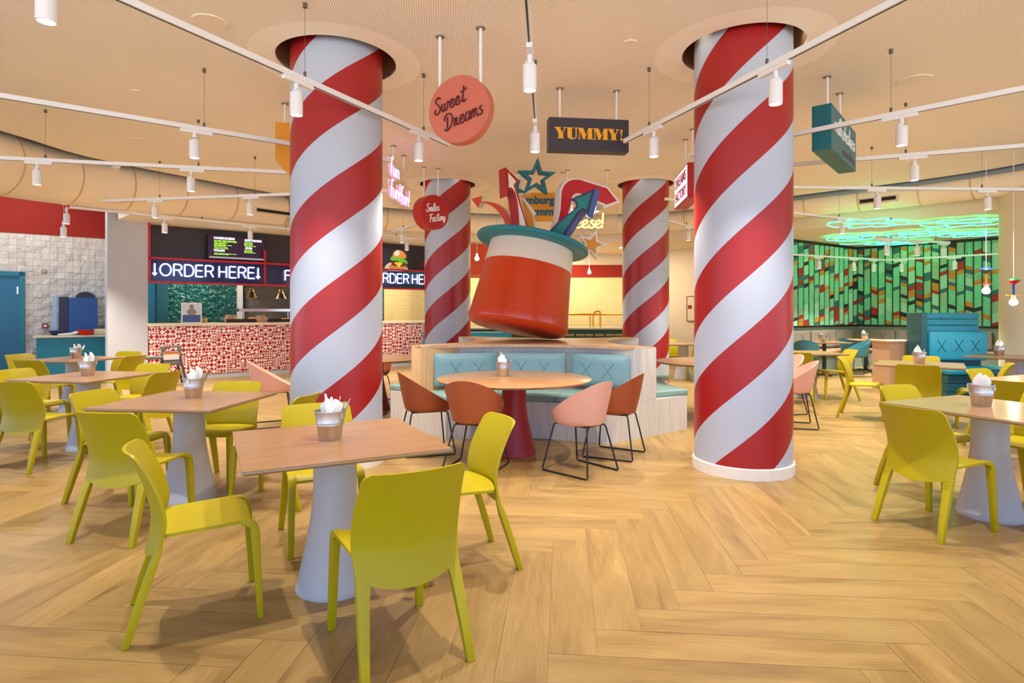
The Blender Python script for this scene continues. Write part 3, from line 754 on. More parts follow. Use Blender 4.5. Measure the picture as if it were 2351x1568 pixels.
setup(3.25, 4.0, 23, 'square oak-topped table nearest the viewer on the right', 'the nearest right table',
      [(2.73, 3.80, 20.6, Y_+'seen from behind, left of the nearest right table'), (3.22, 4.56, -67, Y_+'on the far side of the nearest right table'),
       (3.82, 4.25, 203, Y_+'at the right edge beyond the nearest right table'), (3.46, 3.47, 113, Y_+'at the right edge, only one leg in the picture')], (3.24, 4.06), 5, True)
setup(5.1, 7.36, -36, 'square oak-topped table with four yellow chairs, middle of the right side', 'the middle right table',
      around(5.1, 7.36, -36, .62, (0, 1, 2, 3), 'the middle right table'), (5.1, 7.36), 6)
setup(5.1, 5.5, 25, 'square oak-topped table cut by the right edge behind the nearest right table', 'the table cut by the right edge',
      [(4.5, 5.27, 25, Y_+'seen from behind at the table cut by the right edge'), (4.98, 5.95, -65, Y_+'facing the viewer behind the table cut by the right edge')], (5.25, 5.5), 7)
# table and chairs beyond, right of the near right column
setup(4.75, 9.5, 0, 'square oak-topped table between the striped column and the blue shell chairs', 'the table behind the right column',
      [(5.18, 9.4, 175, Y_+'in profile facing left, before the blue shell chairs'), (4.7, 10.1, -90, Y_+'facing the viewer at the table behind the right column'), (4.35, 8.95, 60, Y_+'mostly hidden by the right column')], (4.45, 9.55), 8)
setup(3.55, 12.2, 0, 'square table with yellow chairs in the gap between the two right columns', 'the table between the right columns',
      [(3.45, 12.8, -90, Y_+'facing the viewer in the gap between the right columns'), (3.75, 11.65, 90, Y_+'seen from behind in the gap between the right columns')], (3.9, 12.2), 9)
# booth table on the right
t = table(7.35, 8.6, 38, 'dark-topped table with a grey pedestal in front of the blue booth', None, M_topd, 1.0); del_ = 0
bucket(7.25, 8.75, 'the dark table by the blue booth', seed=10)
shell(7.35, 7.75, 100, 'grey plastic shell chair at the right edge by the dark booth table', M_gy, 'grey')
# round table in front of the banquette
table(.02, 5.77, 0, 'large round oak table on a conical dark red pedestal in front of the blue banquette', None, M_top, rnd=.756, ped=M_redp, r=1.13)
bucket(-.09, 5.93, 'the round table with the red pedestal', seed=12, near=True)
shell(-.86, 5.84, 20, 'orange shell chair in profile at the left of the round table', M_or, 'orange', 'orange shell chairs')
shell(-.33, 5.22, 72, 'orange shell chair seen from behind in front of the round table', M_or, 'orange', 'orange shell chairs')
shell(.606, 5.13, 134, 'pink shell chair at the front right of the round table', M_pk, 'pink', 'pink shell chairs')
shell(1.0, 5.70, 152, 'orange shell chair behind the pink one at the right of the round table', M_or, 'orange', 'orange shell chairs')
# round tables of the other niches
table(2.66, 7.74, 0, 'round oak table partly hidden by the right striped column', None, M_top, rnd=.75, ped=M_redp, r=1.13)
table(-1.95, 8.36, 0, 'round table with a lilac sheen between the left column and the banquette', None, M_top, rnd=.75, ped=M_redp, r=1.13)
shell(-2.15, 9.2, -60, 'orange shell chair behind the lilac-lit round table', M_or, 'orange', 'orange shell chairs')
shell(-1.95, 7.75, 90, 'orange shell chair in front of the lilac-lit round table, beside the left column', M_or, 'orange', 'orange shell chairs')
shell(-2.95, 7.2, 25, 'pale pink shell chair just left of the left striped column', M_pk, 'pink', 'pink shell chairs')
shell(3.42, 7.15, 165, 'pink shell chair just right of the right striped column, lower one', M_pk, 'pink', 'pink shell chairs')
shell(3.72, 8.1, 190, 'peach-coloured shell chair behind the pink one right of the right column', M_pk, 'pink', 'pink shell chairs')
# green room furniture
for i, (x, y, a, lb) in enumerate([(7.5, 12.8, 170, 'blue shell chair in the green room, left of the pair by the first black-legged table'), (7.8, 13.5, 10, 'blue shell chair in the green room, right of the pair by the first black-legged table'),
        (6.3, 12.6, 60, 'blue shell chair in the green room, half hidden by the striped column'), (8.1, 12.4, 5, 'green-lit blue shell chair in the green room, in front of the second black-legged table'),
        (8.5, 13.1, 95, 'blue shell chair in the green room, its back rising behind the front green-lit one'), (8.6, 11.7, 40, 'blue shell chair in the green room, next to the oak cabinet'), (9.5, 13.1, 170, 'blue shell chair in the green room, behind the oak cabinet')]):
    shell(x, y, a, lb, M_bl, 'blue', 'blue shell chairs in the green room')
for x, y, wd, lb, wh in ((6.85, 12.9, .8, 'oak-topped table on black legs, left in the green room', 'the left green room table'), (8.4, 13.95, .85, 'oak-topped table on black legs by the corner of the green room', 'the corner green room table'), (8.95, 12.7, .6, 'oak-topped table on black legs behind the oak cabinet', 'the green room table by the cabinet')):
    table(x, y, 0, lb, 'black-legged tables in the green room', M_top, wd, leg='post')
    bucket(x-.03, y, wh, seed=int(x*10))
# ================================================ BANQUETTE ISLAND
IC = Vector((.381, 8.05)); IR = R(-7.7)
isl = thing('banquette_island', 'large oak banquette island with blue cushioned niches carrying the giant hat', 'banquette', (IC.x, IC.y, 0), IR)
def arc(x0, y0, x1, y1, sag, n):
    """concave arc from p0 to p1 whose middle moves by sag towards +y (local front niche frame)"""
    c = math.hypot(x1-x0, y1-y0)/2; r = (c*c+sag*sag)/(2*sag); cy = y0+sag-r; th = math.asin(c/r); out = []
    for i in range(n+1):
        a = -th+2*th*i/n; out.append((r*math.sin(a), cy+r*math.cos(a)))
    return out
def rot2(p, k):
    a = k*PI/2; return (p[0]*math.cos(a)-p[1]*math.sin(a), p[0]*math.sin(a)+p[1]*math.cos(a))
base = []; top = []; 
for k in range(4):
    base += [rot2(p, k) for p in arc(-.86, -1.82, .86, -1.82, .2, 24)]
    top += [rot2(p, k) for p in arc(-1.26, -1.42, 1.26, -1.42, .5, 28)]
MB().prism(base, 0, .40).build('base', M_oak, isl, True)
MB().prism(top, .958, .990).build('top', M_otop, isl, True)
inner = []
for k in range(4): inner += [rot2(p, k) for p in arc(-1.24, -1.32, 1.24, -1.32, .5, 28)]
MB().prism(inner, .40, .955).build('back_panel', M_oak, isl, True)
for k in range(4):
    # divider on the diagonal
    P = [(1.255, -1.425), (1.425, -1.255), (.95, -.78), (.78, -.95)]
    MB().prism([rot2(p, k) for p in P], 0.4, .985).build('divider', M_oaky if k == 3 else M_oak, isl, bevel=.004)  # left divider gets the warmer oak; warm light put into its colour
    # seat cushions
    fr = arc(-.86, -1.82, .86, -1.82, .2, 24); bk = arc(-1.16, -1.40, 1.16, -1.40, .5, 24)
    def seat(i0, i1):
        poly = [rot2((x*1.0, y-.02), k) for x, y in fr[i0:i1+1]]+[rot2(p, k) for p in bk[i0:i1+1][::-1]]
        MB().prism(poly, .402, .472).build('seat_cushion', M_seat, isl, True, bevel=.018, seg=3)
    seat(0, 8); seat(8, 16); seat(16, 24)
    # back cushions
    bc = arc(-1.22, -1.36, 1.22, -1.36, .5, 60)
    for j in range(3):
        a = Vector(bc[2+j*19]); b = Vector(bc[2+j*19+18]); d = (b-a); L_ = d.length; n = Vector((d.y, -d.x)).normalized()
        m0 = (a+b)/2; ang = math.atan2(d.y, d.x)
        M = Matrix.Rotation(k*PI/2, 4, 'Z') @ Matrix.Translation((m0.x, m0.y, .70)) @ Matrix.Rotation(ang, 4, 'Z') @ Matrix.Rotation(R(-5), 4, 'X')
        h = L_/2-.012
        def fb(y0, puff):
            def f(u, v):
                x = (2*u-1)*h; z = (2*v-1)*.19; e = (1-(2*u-1)**6)*(1-(2*v-1)**6)
                return (x, y0-puff*e, z)
            return f
        o = MB().grid(fb(-.035, .05), 20, 14, 0, fb(.02, 0)).xf(M).build('back_cushion', M_cush, isl, True)
        mb = MB()
        for sx in (-1, 1):
            c = sx*h*.36; q = .085
            for s in (-1, 1): mb.tube([(c-q*s*.8, -.086, -q), (c, -.0865, 0), (c+q*s*.8, -.086, q)], .0030, 6)
        mb.xf(M).build('cross_stitch', M_stit, o)
# ================================================ HAT
def basis(o, ax):
    z = Vector(ax).normalized(); x = Vector((1, 0, 0)); x = (x-z*x.dot(z)).normalized(); y = z.cross(x)
    return Matrix.Translation(o) @ Matrix((x, y, z)).transposed().to_4x4()
hat = thing('giant_top_hat', 'giant tilted red top hat with white band and teal brim standing on the island', 'sculpture', (0, 0, 0))
ax = Vector((math.sin(R(10.5)), math.tan(R(8)), math.cos(R(10.5)))).normalized()
hb = at(1186, 768, 8.05)   # centre of the hat's underside
hb = Vector(hb)
HM = basis(hb, ax)
low = min((HM @ Vector((.66*math.cos(a*PI/32), .66*math.sin(a*PI/32), .04))).z for a in range(64))-.028
HM = Matrix.Translation((0, 0, .991-low)) @ HM
HR = 1.0
M_hat = mat('hat_red', rgb(206, 58, 5), .34, coat=.3, var=.04, vs=2)
M_brim = mat('hat_teal', rgb(20, 126, 142), .42, var=.05)
M_hw = mat('hat_white', rgb(228, 220, 206), .45, var=.03)
def hr(z): return .70-.12*z/1.12    # radius of crown at height z
P = [(0, 0), (.56, 0), (.61, .006), (.65, .025), (.68, .06), (.695, .11), (hr(.2), .2), (hr(.9), .885)]
MB().lathe(P, 96, caps=False).xf(HM).build('crown', M_hat, hat, True)
MB().lathe([(hr(.9)-.005, .88), (hr(.9)+.008, .885), (hr(1.17)+.008, 1.18)], 96, caps=False).xf(HM).build('band', M_hw, hat, True)
P = [(hr(1.17)-.03, 1.17), (.60, 1.172), (.74, 1.185), (.775, 1.20), (.785, 1.215), (.785, 1.235), (.775, 1.25), (.50, 1.25), (.49, 1.20)]
MB().lathe(P, 96, caps=False).xf(HM).build('brim', M_brim, hat, True)
MB().lathe([(0, 1.10), (.52, 1.10)], 48, caps=False).xf(HM).build('hat_opening', mat('hat_inside', rgb(60, 70, 70), .7), hat, True)
# flat painted cut-outs, each on its own upright plane, with real thickness
def zp(x, y, s=3.485, ox=1050, oy=350): return (ox+x/s, oy+y/s)
def on_plane(px, py, Y0, X0, yaw, pitch=0):
    d = Vector(((px-1175.5)/FPX, 1, -(py-HZ)/FPX)); n = Vector((math.sin(yaw), -math.cos(yaw), 0)); n = (Matrix.Rotation(pitch, 3, 'X') @ n)
    P0 = Vector((X0, Y0, 2.6)); c = Vector((0, 0, CAMZ)); t = (P0-c).dot(n)/d.dot(n)
    return c+d*t, n
def cutout(polys, name, mats, Y0, yaw, th, parent, px_ref, smooth_k=0, pitch=0, side=None):
    """polys[0] outline, others painted insets in front; mats[0] sides+outline"""
    X0 = (px_ref-1175.5)*Y0/FPX; root = None
    for i, pl in enumerate(polys):
        pts = [on_plane(*zp(*p), Y0, X0, yaw, pitch) for p in pl]; n = pts[0][1]; V = [p[0] for p in pts]
        m = len(V)
        if i == 0: f0, f1 = 0, -th
        else: f0, f1 = .004*i, .004*i-.003
        mb = MB()
        if i == 0 and side:
            mb.add([v+n*f0 for v in V]+[v+n*f1 for v in V], [tuple(range(m)), tuple(range(2*m-1, m-1, -1))])
            mb.mi = 1; mb.add([v+n*f0 for v in V]+[v+n*f1 for v in V], [(a, (a+1) % m, m+(a+1) % m, m+a) for a in range(m)])
            o = mb.build(name, [mats[0], side], parent)
        else:
            mb.add([v+n*f0 for v in V]+[v+n*f1 for v in V], [tuple(range(m)), tuple(range(2*m-1, m-1, -1))]+[(a, (a+1) % m, m+(a+1) % m, m+a) for a in range(m)])
            o = mb.build(name if i == 0 else 'painted_face', mats[i], parent if i == 0 else root)
        if i == 0: root = o
    return root
m_dr = mat('sign_dark_red', rgb(170, 14, 24), .4); m_wh = mat('sign_white', rgb(232, 230, 222), .45); m_or = mat('sign_orange_red', rgb(200, 60, 16), .4)
m_ye = mat('sign_amber', rgb(222, 150, 20), .4); m_te = mat('sign_teal', rgb(16, 128, 128), .4); m_nv = mat('sign_navy', rgb(52, 46, 96), .4)
m_bu = mat('sign_blue', rgb(58, 88, 176), .4); m_cr = mat('sign_crimson', rgb(196, 18, 44), .4); m_tb = mat('sign_petrol', rgb(18, 116, 134), .4); m_wd = mat('sign_bare_wood', rgb(222, 178, 132), .5)
yb = 8.12
def C(P, k=5): return [tuple(p)[:2] for p in catmull([(x, y, 0) for x, y in P], k)]
cutout([[(385, 118), (395, 350)]+C([(412, 292), (452, 330), (474, 430), (488, 640)])+C([(575, 640), (550, 540), (515, 430), (488, 330), (468, 262)])+[(495, 225)],
        [(405, 160), (412, 285)]+C([(428, 278), (462, 320), (486, 430), (500, 640)])+C([(556, 640), (536, 540), (500, 430), (470, 330), (448, 262)])+[(470, 232)]],
       'red_white_arrow', [m_dr, m_wh], yb-.25, R(28), .20, hat, 1190)
cutout([[(112, 372), (202, 345), (190, 392)]+C([(190, 392), (262, 396), (340, 422), (400, 480), (424, 540), (430, 640)])+[(400, 640)]+C([(395, 600), (360, 520), (300, 448), (240, 412), (185, 400)])+[(165, 442)]],
       'orange_curved_arrow', [m_or], yb+.15, R(-25), .12, hat, 1130, side=m_wh)
cutout([[(500, 350), (540, 372), (635, 490), (612, 512), (645, 640), (560, 640), (540, 540), (510, 430)], [(510, 372), (535, 390), (600, 500), (622, 640), (575, 640), (552, 540)]],
       'amber_arrow', [m_wh, m_ye], yb+.1, R(20), .10, hat, 1210)
cutout([[(740, 690), (798, 560), (812, 460), (822, 300)]+C([(822, 300), (846, 250), (885, 215), (935, 200), (990, 206)])+[(1195, 268), (1215, 288), (1303, 398), (1172, 450), (1166, 424)]+C([(1090, 388), (1010, 352), (960, 338), (932, 360), (922, 410)])+[(880, 540), (850, 690)],
        [(765, 690), (806, 560), (826, 460), (836, 305)]+C([(836, 305), (860, 258), (895, 230), (938, 218), (985, 222)])+[(1196, 288), (1275, 388), (1196, 418)]+C([(1090, 372), (1010, 338), (955, 326), (920, 350), (908, 410)])+[(868, 540), (835, 690)]],
       'crimson_hooked_arrow', [m_wh, m_cr], yb-.15, R(22), .15, hat, 1300, side=m_wh)
mb = MB()
cutout([[(1103, 288), (900, 378), (940, 398), (952, 425), (925, 462), (800, 560), (745, 620), (735, 690), (842, 690), (985, 480)]+[(1005, 462), (1030, 474), (1042, 515)]], 'teal_blue_arrow', [m_nv], yb-.45, R(-30), .17, hat, 1320, side=m_bu)
tb = [c for c in kids(hat) if c.name.startswith('teal_blue')][0]
def inset(poly, nm, m, Y0, yaw, parent, ref, pitch=0):
    X0 = (ref-1175.5)*Y0/FPX; pts = [on_plane(*zp(*p), Y0, X0, yaw, pitch) for p in poly]; n = pts[0][1]; k = len(pts)
    return MB().add([p[0]+n*.005 for p in pts]+[p[0]+n*.001 for p in pts], [tuple(range(k)), tuple(range(2*k-1, k-1, -1))]+[(a, (a+1) % k, k+(a+1) % k, k+a) for a in range(k)]).build(nm, m, parent)
inset([(1077, 316), (938, 378), (966, 398), (968, 438), (812, 572), (765, 625), (756, 690), (818, 690), (958, 478), (1004, 442), (1036, 462)], 'painted_face', m_te, yb-.45, R(-30), tb, 1320)
def star(cx, cy, R0, rr, rotd, n=5, sq=1): return [(cx+(R0 if i % 2 == 0 else rr)*math.sin(R(rotd)+PI*i/n)*sq, cy-(R0 if i % 2 == 0 else rr)*math.cos(R(rotd)+PI*i/n)) for i in range(2*n)]
def ring_star(name, cx, cy, R0, rr, f, rotd, m, Y0, yaw, th, ref, side=None):
    X0 = (ref-1175.5)*Y0/FPX; a = [on_plane(*zp(*p), Y0, X0, yaw) for p in star(cx, cy, R0, rr, rotd)]; b = [on_plane(*zp(*p), Y0, X0, yaw)[0] for p in star(cx, cy, R0*f, rr*f, rotd)]
    n = a[0][1]; a = [p[0] for p in a]; k = 10; vs = [v for v in a]+b+[v-n*th for v in a]+[v-n*th for v in b]; fs = []
    for i in range(k):
        j = (i+1) % k; fs += [(i, j, k+j, k+i), (2*k+i, 3*k+i, 3*k+j, 2*k+j), (i, 2*k+i, 2*k+j, j), (k+i, k+j, 3*k+j, 3*k+i)]
    return MB().add(vs, fs).build(name, [m], hat)
ring_star('teal_open_star', 638, 200, 158, 66, .60, 3, m_tb, yb+.05, R(12), .10, 1233)
MB().tube([at(*zp(540, 318), yb+.1), at(*zp(520, 640), yb+.1)], .012, 8).build('star_rod', m_wd, hat)
cutout([star(455, 300, 130, 52, 30), star(455, 300, 100, 38, 30)], 'dark_teal_star', [m_wh, m_te], yb+.25, R(-10), .08, hat, 1180)
cutout([star(1078, 735, 125, 55, 18), star(1078, 737, 88, 38, 18)], 'amber_star', [m_wh, m_ye], yb+.35, R(8), .06, hat, 1360)
# ================================================ HANGING SIGNS
def rods(parent, pts, zt, mtl=None, r=.012):
    for (x, y, z) in pts:
        MB().tube([(x, y, z), (x, y, zt)], r, 10).build('hanging_rod', mtl or M_shw, parent, True)
        MB().lathe([(0, zt-.008), (.04, zt-.008), (.04, zt), (0, zt)], 16, c=(x, y), caps=False).build('ceiling_plate', mat('plate_grey', rgb(140, 128, 118), .4, var=0), parent)
def strokes(lines, fn, r, m, name, parent, k=5, flat=None):
    mb = MB()
    for ln in lines:
        P = catmull([(x, y, 0) for x, y in ln], k) if len(ln) > 2 else [Vector((x, y, 0)) for x, y in ln]
        mb.tube([fn(p.x, p.y) for p in P], r, 6)
    return mb.build(name, m, parent, True)
# stroke alphabet in a unit box (x right, y up, x-height .5)
G = {
 'S': ([[(.50, .86), (.42, 1.0), (.22, .98), (.14, .80), (.26, .60), (.40, .42), (.42, .18), (.24, 0), (.04, .06), (.02, .24), (.12, .30)]], .52),
 'w': ([[(.06, .5), (.02, .2), (.10, .0), (.22, .12), (.27, .48)], [(.27, .48), (.24, .1), (.34, .0), (.46, .16), (.50, .5), (.58, .42)]], .58),
 'e': ([[(.04, .2), (.22, .26), (.34, .42), (.24, .52), (.08, .38), (.06, .12), (.2, 0), (.36, .08), (.44, .2)]], .42),
 't': ([[(.30, 1.0), (.2, .5), (.14, .12), (.26, 0), (.40, .12)], [(.04, .70), (.24, .70), (.50, .80)]], .44),
 'D': ([[(.26, .80), (.22, .4), (.18, .08)], [(.02, .62), (.06, .86), (.30, 1.0), (.56, .86), (.62, .5), (.46, .12), (.20, -.04), (.04, .02), (.02, .10)]], .68),
 'r': ([[(.04, .5), (.10, .48), (.06, 0)], [(.07, .3), (.2, .5), (.32, .46)], [(.28, .46), (.24, .12), (.34, .02), (.44, .1)]], .44),
 'a': ([[(.36, .48), (.2, .52), (.06, .34), (.06, .1), (.18, 0), (.32, .2), (.38, .5)], [(.38, .5), (.34, .14), (.40, .02), (.50, .1)]], .48),
 'm': ([[(.04, .5), (.02, 0)], [(.04, .3), (.14, .5), (.22, .46), (.2, 0)], [(.22, .3), (.32, .5), (.42, .44), (.39, .1), (.46, .0), (.54, .1)]], .54),
 's': ([[(.30, .5), (.14, .46), (.14, .34), (.28, .22), (.26, .04), (.08, 0), (.0, .08)]], .34),
 'i': ([[(.06, .5), (.04, .1), (.12, 0), (.2, .1)], [(.08, .68), (.09, .72)]], .2),
 'l': ([[(.04, .2), (.22, .7), (.2, 1.0), (.08, .9), (.04, .3), (.12, 0), (.22, .1)]], .24),
 'F': ([[(.24, .94), (.16, .4), (.06, -.06)], [(.02, .84), (.2, .96), (.56, .98)], [(.1, .5), (.4, .54)]], .5),
 'c': ([[(.32, .42), (.2, .52), (.06, .34), (.08, .08), (.2, 0), (.36, .12)]], .38),
 'o': ([[(.2, .5), (.06, .34), (.08, .08), (.2, 0), (.34, .16), (.32, .42), (.2, .5), (.44, .44)]], .44),
 'y': ([[(.04, .5), (.06, .16), (.18, .08), (.32, .5)], [(.32, .5), (.26, -.1), (.12, -.36), (.02, -.24), (.2, -.04), (.44, .1)]], .44),
 'k': ([[(.08, 1.0), (.03, 0)], [(.32, .5), (.06, .24), (.2, .2), (.34, 0)]], .38),
 'h': ([[(.08, 1.0), (.03, 0)], [(.05, .3), (.18, .5), (.28, .42), (.26, .1), (.34, 0)]], .38),
 'f': ([[(.34, .94), (.22, 1.0), (.14, .8), (.08, 0)], [(.0, .5), (.26, .5)]], .3),
 'u': ([[(.04, .5), (.04, .12), (.14, 0), (.28, .14), (.31, .5)], [(.31, .5), (.31, 0)]], .4),
 'n': ([[(.03, .5), (.03, 0)], [(.04, .32), (.16, .5), (.29, .38), (.30, 0)]], .38),
 '!': ([[(.08, 1.0), (.05, .28)], [(.04, .03), (.045, .0)]], .16), ' ': ([], .25),
 'O': ([[(.42+.38*math.sin(a*PI/8), .5+.5*math.cos(a*PI/8)) for a in range(17)]], .94),
 'R': ([[(.04, 0), (.04, 1)], [(.04, 1), (.38, 1)], [(.38, 1), (.56, .9), (.60, .76), (.56, .6), (.38, .5)], [(.38, .5), (.04, .5)], [(.38, .5), (.62, 0)]], .76),
 'd': ([[(.04, 0), (.04, 1)], [(.04, 1), (.34, 1)], [(.34, 1), (.58, .86), (.68, .5), (.58, .14), (.34, 0)], [(.34, 0), (.04, 0)]], .8),
 'E': ([[(.04, 0), (.04, 1)], [(.04, 1), (.54, 1)], [(.04, .52), (.50, .52)], [(.04, 0), (.56, 0)]], .7),
 'H': ([[(.04, 0), (.04, 1)], [(.6, 0), (.6, 1)], [(.04, .5), (.6, .5)]], .78),
 'B': ([[(.04, 0), (.04, 1)], [(.04, 1), (.54, 1)], [(.04, .52), (.46, .52)]], .6),
 'v': ([[(.14, 1), (.14, 0)], [(0, .2), (.14, 0), (.28, .2)]], .46)}
def script(text, h, adv=1.0, x0=0, y0=0, slant=0):
    out = []; x = x0
    for ch in text:
        ls, wd = G[ch]
        for l in ls: out.append([(x+(px+py*slant)*h, y0+py*h) for px, py in l])
        x += wd*h*adv
    return out, x-x0
def frame(o, yaw, ang=0):
    """local sign coordinates (x right, y up) -> world, on the front face"""
    ca, sa = math.cos(ang), math.sin(ang); cx, sx = math.cos(yaw), math.sin(yaw)
    return lambda x, y, d=0: Vector((o[0]+(x*ca-y*sa)*cx+d*sx, o[1]+(x*ca-y*sa)*sx-d*cx, o[2]+x*sa+y*ca))
def text_mesh(s, size, m, name, parent, fn, bold=0, sx=1, depth=.004, shear=0, fit=None):
    cu = bpy.data.curves.new('t', 'FONT'); cu.body = s; cu.size = size; cu.offset = bold; cu.extrude = depth/2; cu.shear = shear; cu.align_x = 'CENTER'; cu.align_y = 'CENTER'
    to = bpy.data.objects.new('t', cu); col.objects.link(to)
    dg = bpy.context.evaluated_depsgraph_get(); me = bpy.data.meshes.new_from_object(to.evaluated_get(dg)); bpy.data.objects.remove(to); bpy.data.curves.remove(cu)
    if fit:
        xs = [v.co.x for v in me.vertices]; sx = fit/(max(xs)-min(xs))
    for v in me.vertices: v.co = fn(v.co.x*sx, v.co.y, v.co.z)
    me.materials.clear(); me.materials.append(m); me.name = name
    o = bpy.data.objects.new(name, me); col.objects.link(o); o.parent = parent; return o
def disc_sign(c, yaw, r, th, m, name, label):
    t = thing(name, label, 'sign'); mb = MB().lathe([(0, 0), (r-.006, 0), (r, .006), (r, th), (0, th)], 72, caps=False)
    M = Matrix.Translation(c) @ Matrix.Rotation(yaw, 4, 'Z') @ Matrix.Rotation(-PI/2, 4, 'X')
    mb.xf(M).build('panel', m, t, True); return t
def box_sign(c, yaw, w_, h, th, m, name, label):
    """c = centre of front face"""
    t = thing(name, label, 'sign'); M = Matrix.Translation(c) @ Matrix.Rotation(yaw, 4, 'Z')
    MB().box(-w_/2, w_/2, 0, th, -h/2, h/2).xf(M).build('panel', m, t, bevel=.004); return t
# Sweet Dreams: pink disc
yaw = R(-22); c = at(1052, 250, 4.82)
t = disc_sign(c, yaw, .277, .10, mat('sign_salmon', rgb(196, 104, 82), .45, var=.02), 'round_sign', 'round salmon-pink hanging sign reading Sweet Dreams')
mt = mat('sign_maroon', rgb(88, 4, 12), .45)
fn = frame(c, yaw, R(17)); f2 = lambda x, y: fn(x, y, .003)
l, wd = script('Sweet', .125, 1.04, -.215, .035, .22); strokes(l, f2, .0072, mt, 'lettering', t)
l, wd = script('Dreams', .125, 1.0, -.165, -.125, .22); strokes(l, f2, .0072, mt, 'lettering', t)
rods(t, [(at(1003, 150, 4.86)+Vector((.0, 0, 0)))[:2]+(3.1,) for _ in ()] or [(c.x-.165, c.y+.125, c.z+.17), (c.x+.185, c.y-.025, c.z+.17)], CZ, r=.013)
# YUMMY!: dark box
yaw = R(7); c = at(1353, 309, 6.05); c.z = CAMZ+(HZ-309)*6.05/FPX
t = box_sign(c, yaw, .84, .335, .14, mat('sign_charcoal', rgb(52, 48, 60), .4), 'box_sign', 'dark charcoal hanging box sign reading YUMMY! in amber letters')
fn = frame(c, yaw); am = mat('sign_amber_letters', rgb(240, 168, 16), .4)
def yummy():
    mb = MB()
    def poly(P):
        a = [fn(x, y, .006) for x, y in P]; b = [fn(x, y, .0005) for x, y in P]; k = len(P)
        mb.add(a+b, [tuple(range(k)), tuple(range(2*k-1, k-1, -1))]+[(i, (i+1) % k, k+(i+1) % k, k+i) for i in range(k)])
    h = .125; y0 = -.035; z = lambda P, x: poly([(x+px*h, y0+py*h) for px, py in P])
    Yg = [(0, 1), (.62, 1), (.62, .95), (.52, .93), (.72, .52), (.92, .93), (.80, .95), (.80, 1), (1.12, 1), (1.12, .95), (1.02, .93), (.80, .48), (.80, .06), (.92, .05), (.92, 0), (.28, 0), (.28, .05), (.38, .06), (.38, .46), (.10, .93), (0, .95)]
    Ug = [(0, 1), (.62, 1), (.62, .95), (.52, .93), (.52, .2), (.58, .06), (.70, .04), (.82, .12), (.86, .26), (.86, .93), (.74, .95), (.74, 1), (1.08, 1), (1.08, .95), (.96, .93), (.96, .24), (.88, .05), (.68, -.04), (.40, -.04), (.16, .08), (.1, .26), (.1, .93), (0, .95)]
    Mg = [(0, 1), (.50, 1), (.78, .38), (1.0, 1), (1.42, 1), (1.42, .95), (1.34, .93), (1.34, .06), (1.46, .05), (1.46, 0), (.86, 0), (.86, .05), (.94, .06), (.94, .70), (.66, 0), (.50, 0), (.19, .80), (.19, .06), (.32, .05), (.32, 0), (0, 0), (0, .05), (.11, .06), (.11, .93), (0, .95)]
    x = -.34/.91; y0 = -.05; h = .115; z = lambda P, x: poly([((x+px*h)*.98, y0+py*h) for px, py in P])
    z(Yg, x); x += 1.10*h; z(Ug, x); x += 1.06*h; z(Mg, x); x += 1.44*h; z(Mg, x); x += 1.34*h; z(Yg, x); x += 1.16*h
    z([(.05, .9), (.10, .99), (.22, .99), (.27, .9), (.18, .30), (.14, .30)], x); z([(.16+.13*math.cos(a*PI/6), .11+.13*math.sin(a*PI/6)) for a in range(12)], x)
    return mb.build('lettering', am, t)
yummy()
rods(t, [(c.x-.30, c.y+.04, c.z+.16), (c.x+.30, c.y+.11, c.z+.16)], CZ)
# milkshakes come true: teal
n0 = at(1909, 288, 5.55); n1 = at(1965, 334, 6.48); n1.z = n0.z
d = n1-n0; yaw = math.atan2(d.y, d.x); c = (n0+n1)/2; L_ = d.length
t = box_sign(c, yaw, L_, .43, .17, mat('sign_teal_box', rgb(12, 104, 116), .42), 'box_sign', 'teal hanging box sign reading milkshakes come true, right of the right column')
fn = frame(c, yaw); f2 = lambda x, y: fn(x, y, .003)
l, wd = script('milkshakes', .17, .82, 0, 0, .05); k = .82*L_/wd
l = [[((x)*k-.41*L_-.04*0, y-.02) for x, y in a] for a in l]; strokes(l, f2, .0075, mat('letter_white', rgb(240, 240, 240), .4), 'lettering', t)
l, wd = script('come true', .09, .9, 0, 0, .0); k = .5*L_/wd
l = [[(x*k-.08*L_, y-.165) for x, y in a] for a in l]; strokes(l, f2, .004, mat('letter_brown', rgb(110, 84, 80), .4), 'lettering', t)
ui = Vector((math.cos(yaw), math.sin(yaw))); ni = Vector((-ui.y, ui.x))
rods(t, [tuple((c.xy-ui*.30*L_+ni*.085))+(c.z+.2,), tuple((c.xy+ui*.18*L_+ni*.085))+(c.z+.2,)], CZ)
# DREAMS FACTORY light box
n1 = at(1579, 413, 7.35); n0 = at(1549, 430, 8.25); n0.z = n1.z
d = n1-n0; yaw = math.atan2(d.y, d.x); c = (n0+n1)/2; L_ = d.length
t = box_sign(c, yaw, L_, .44, .17, mat('sign_crimson_box', rgb(176, 10, 30), .4), 'light_box_sign', 'small red light box sign with a white face reading DREAMS FACTORY')
fn = frame(c, yaw)
MB().add([fn(x, y, .004) for x, y in ((-L_/2+.02, -.20), (L_/2-.02, -.20), (L_/2-.02, .20), (-L_/2+.02, .20))], [(0, 1, 2, 3)]).build('lit_face', mat('lit_white', rgb(235, 232, 245), .4, emis=rgb(235, 228, 250), es=.9, var=0), t)
for s_, y in (('DREAMS', .09), ('FACTORY', -.10)): text_mesh(s_, .2, mat('letter_crimson', rgb(176, 16, 40), .4), 'lettering', t, lambda x, y_, z_, y=y: fn(x, y_*.9+y, z_+.008), .002, fit=.80*L_)
ui = Vector((math.cos(yaw), math.sin(yaw))); ni = Vector((-ui.y, ui.x))
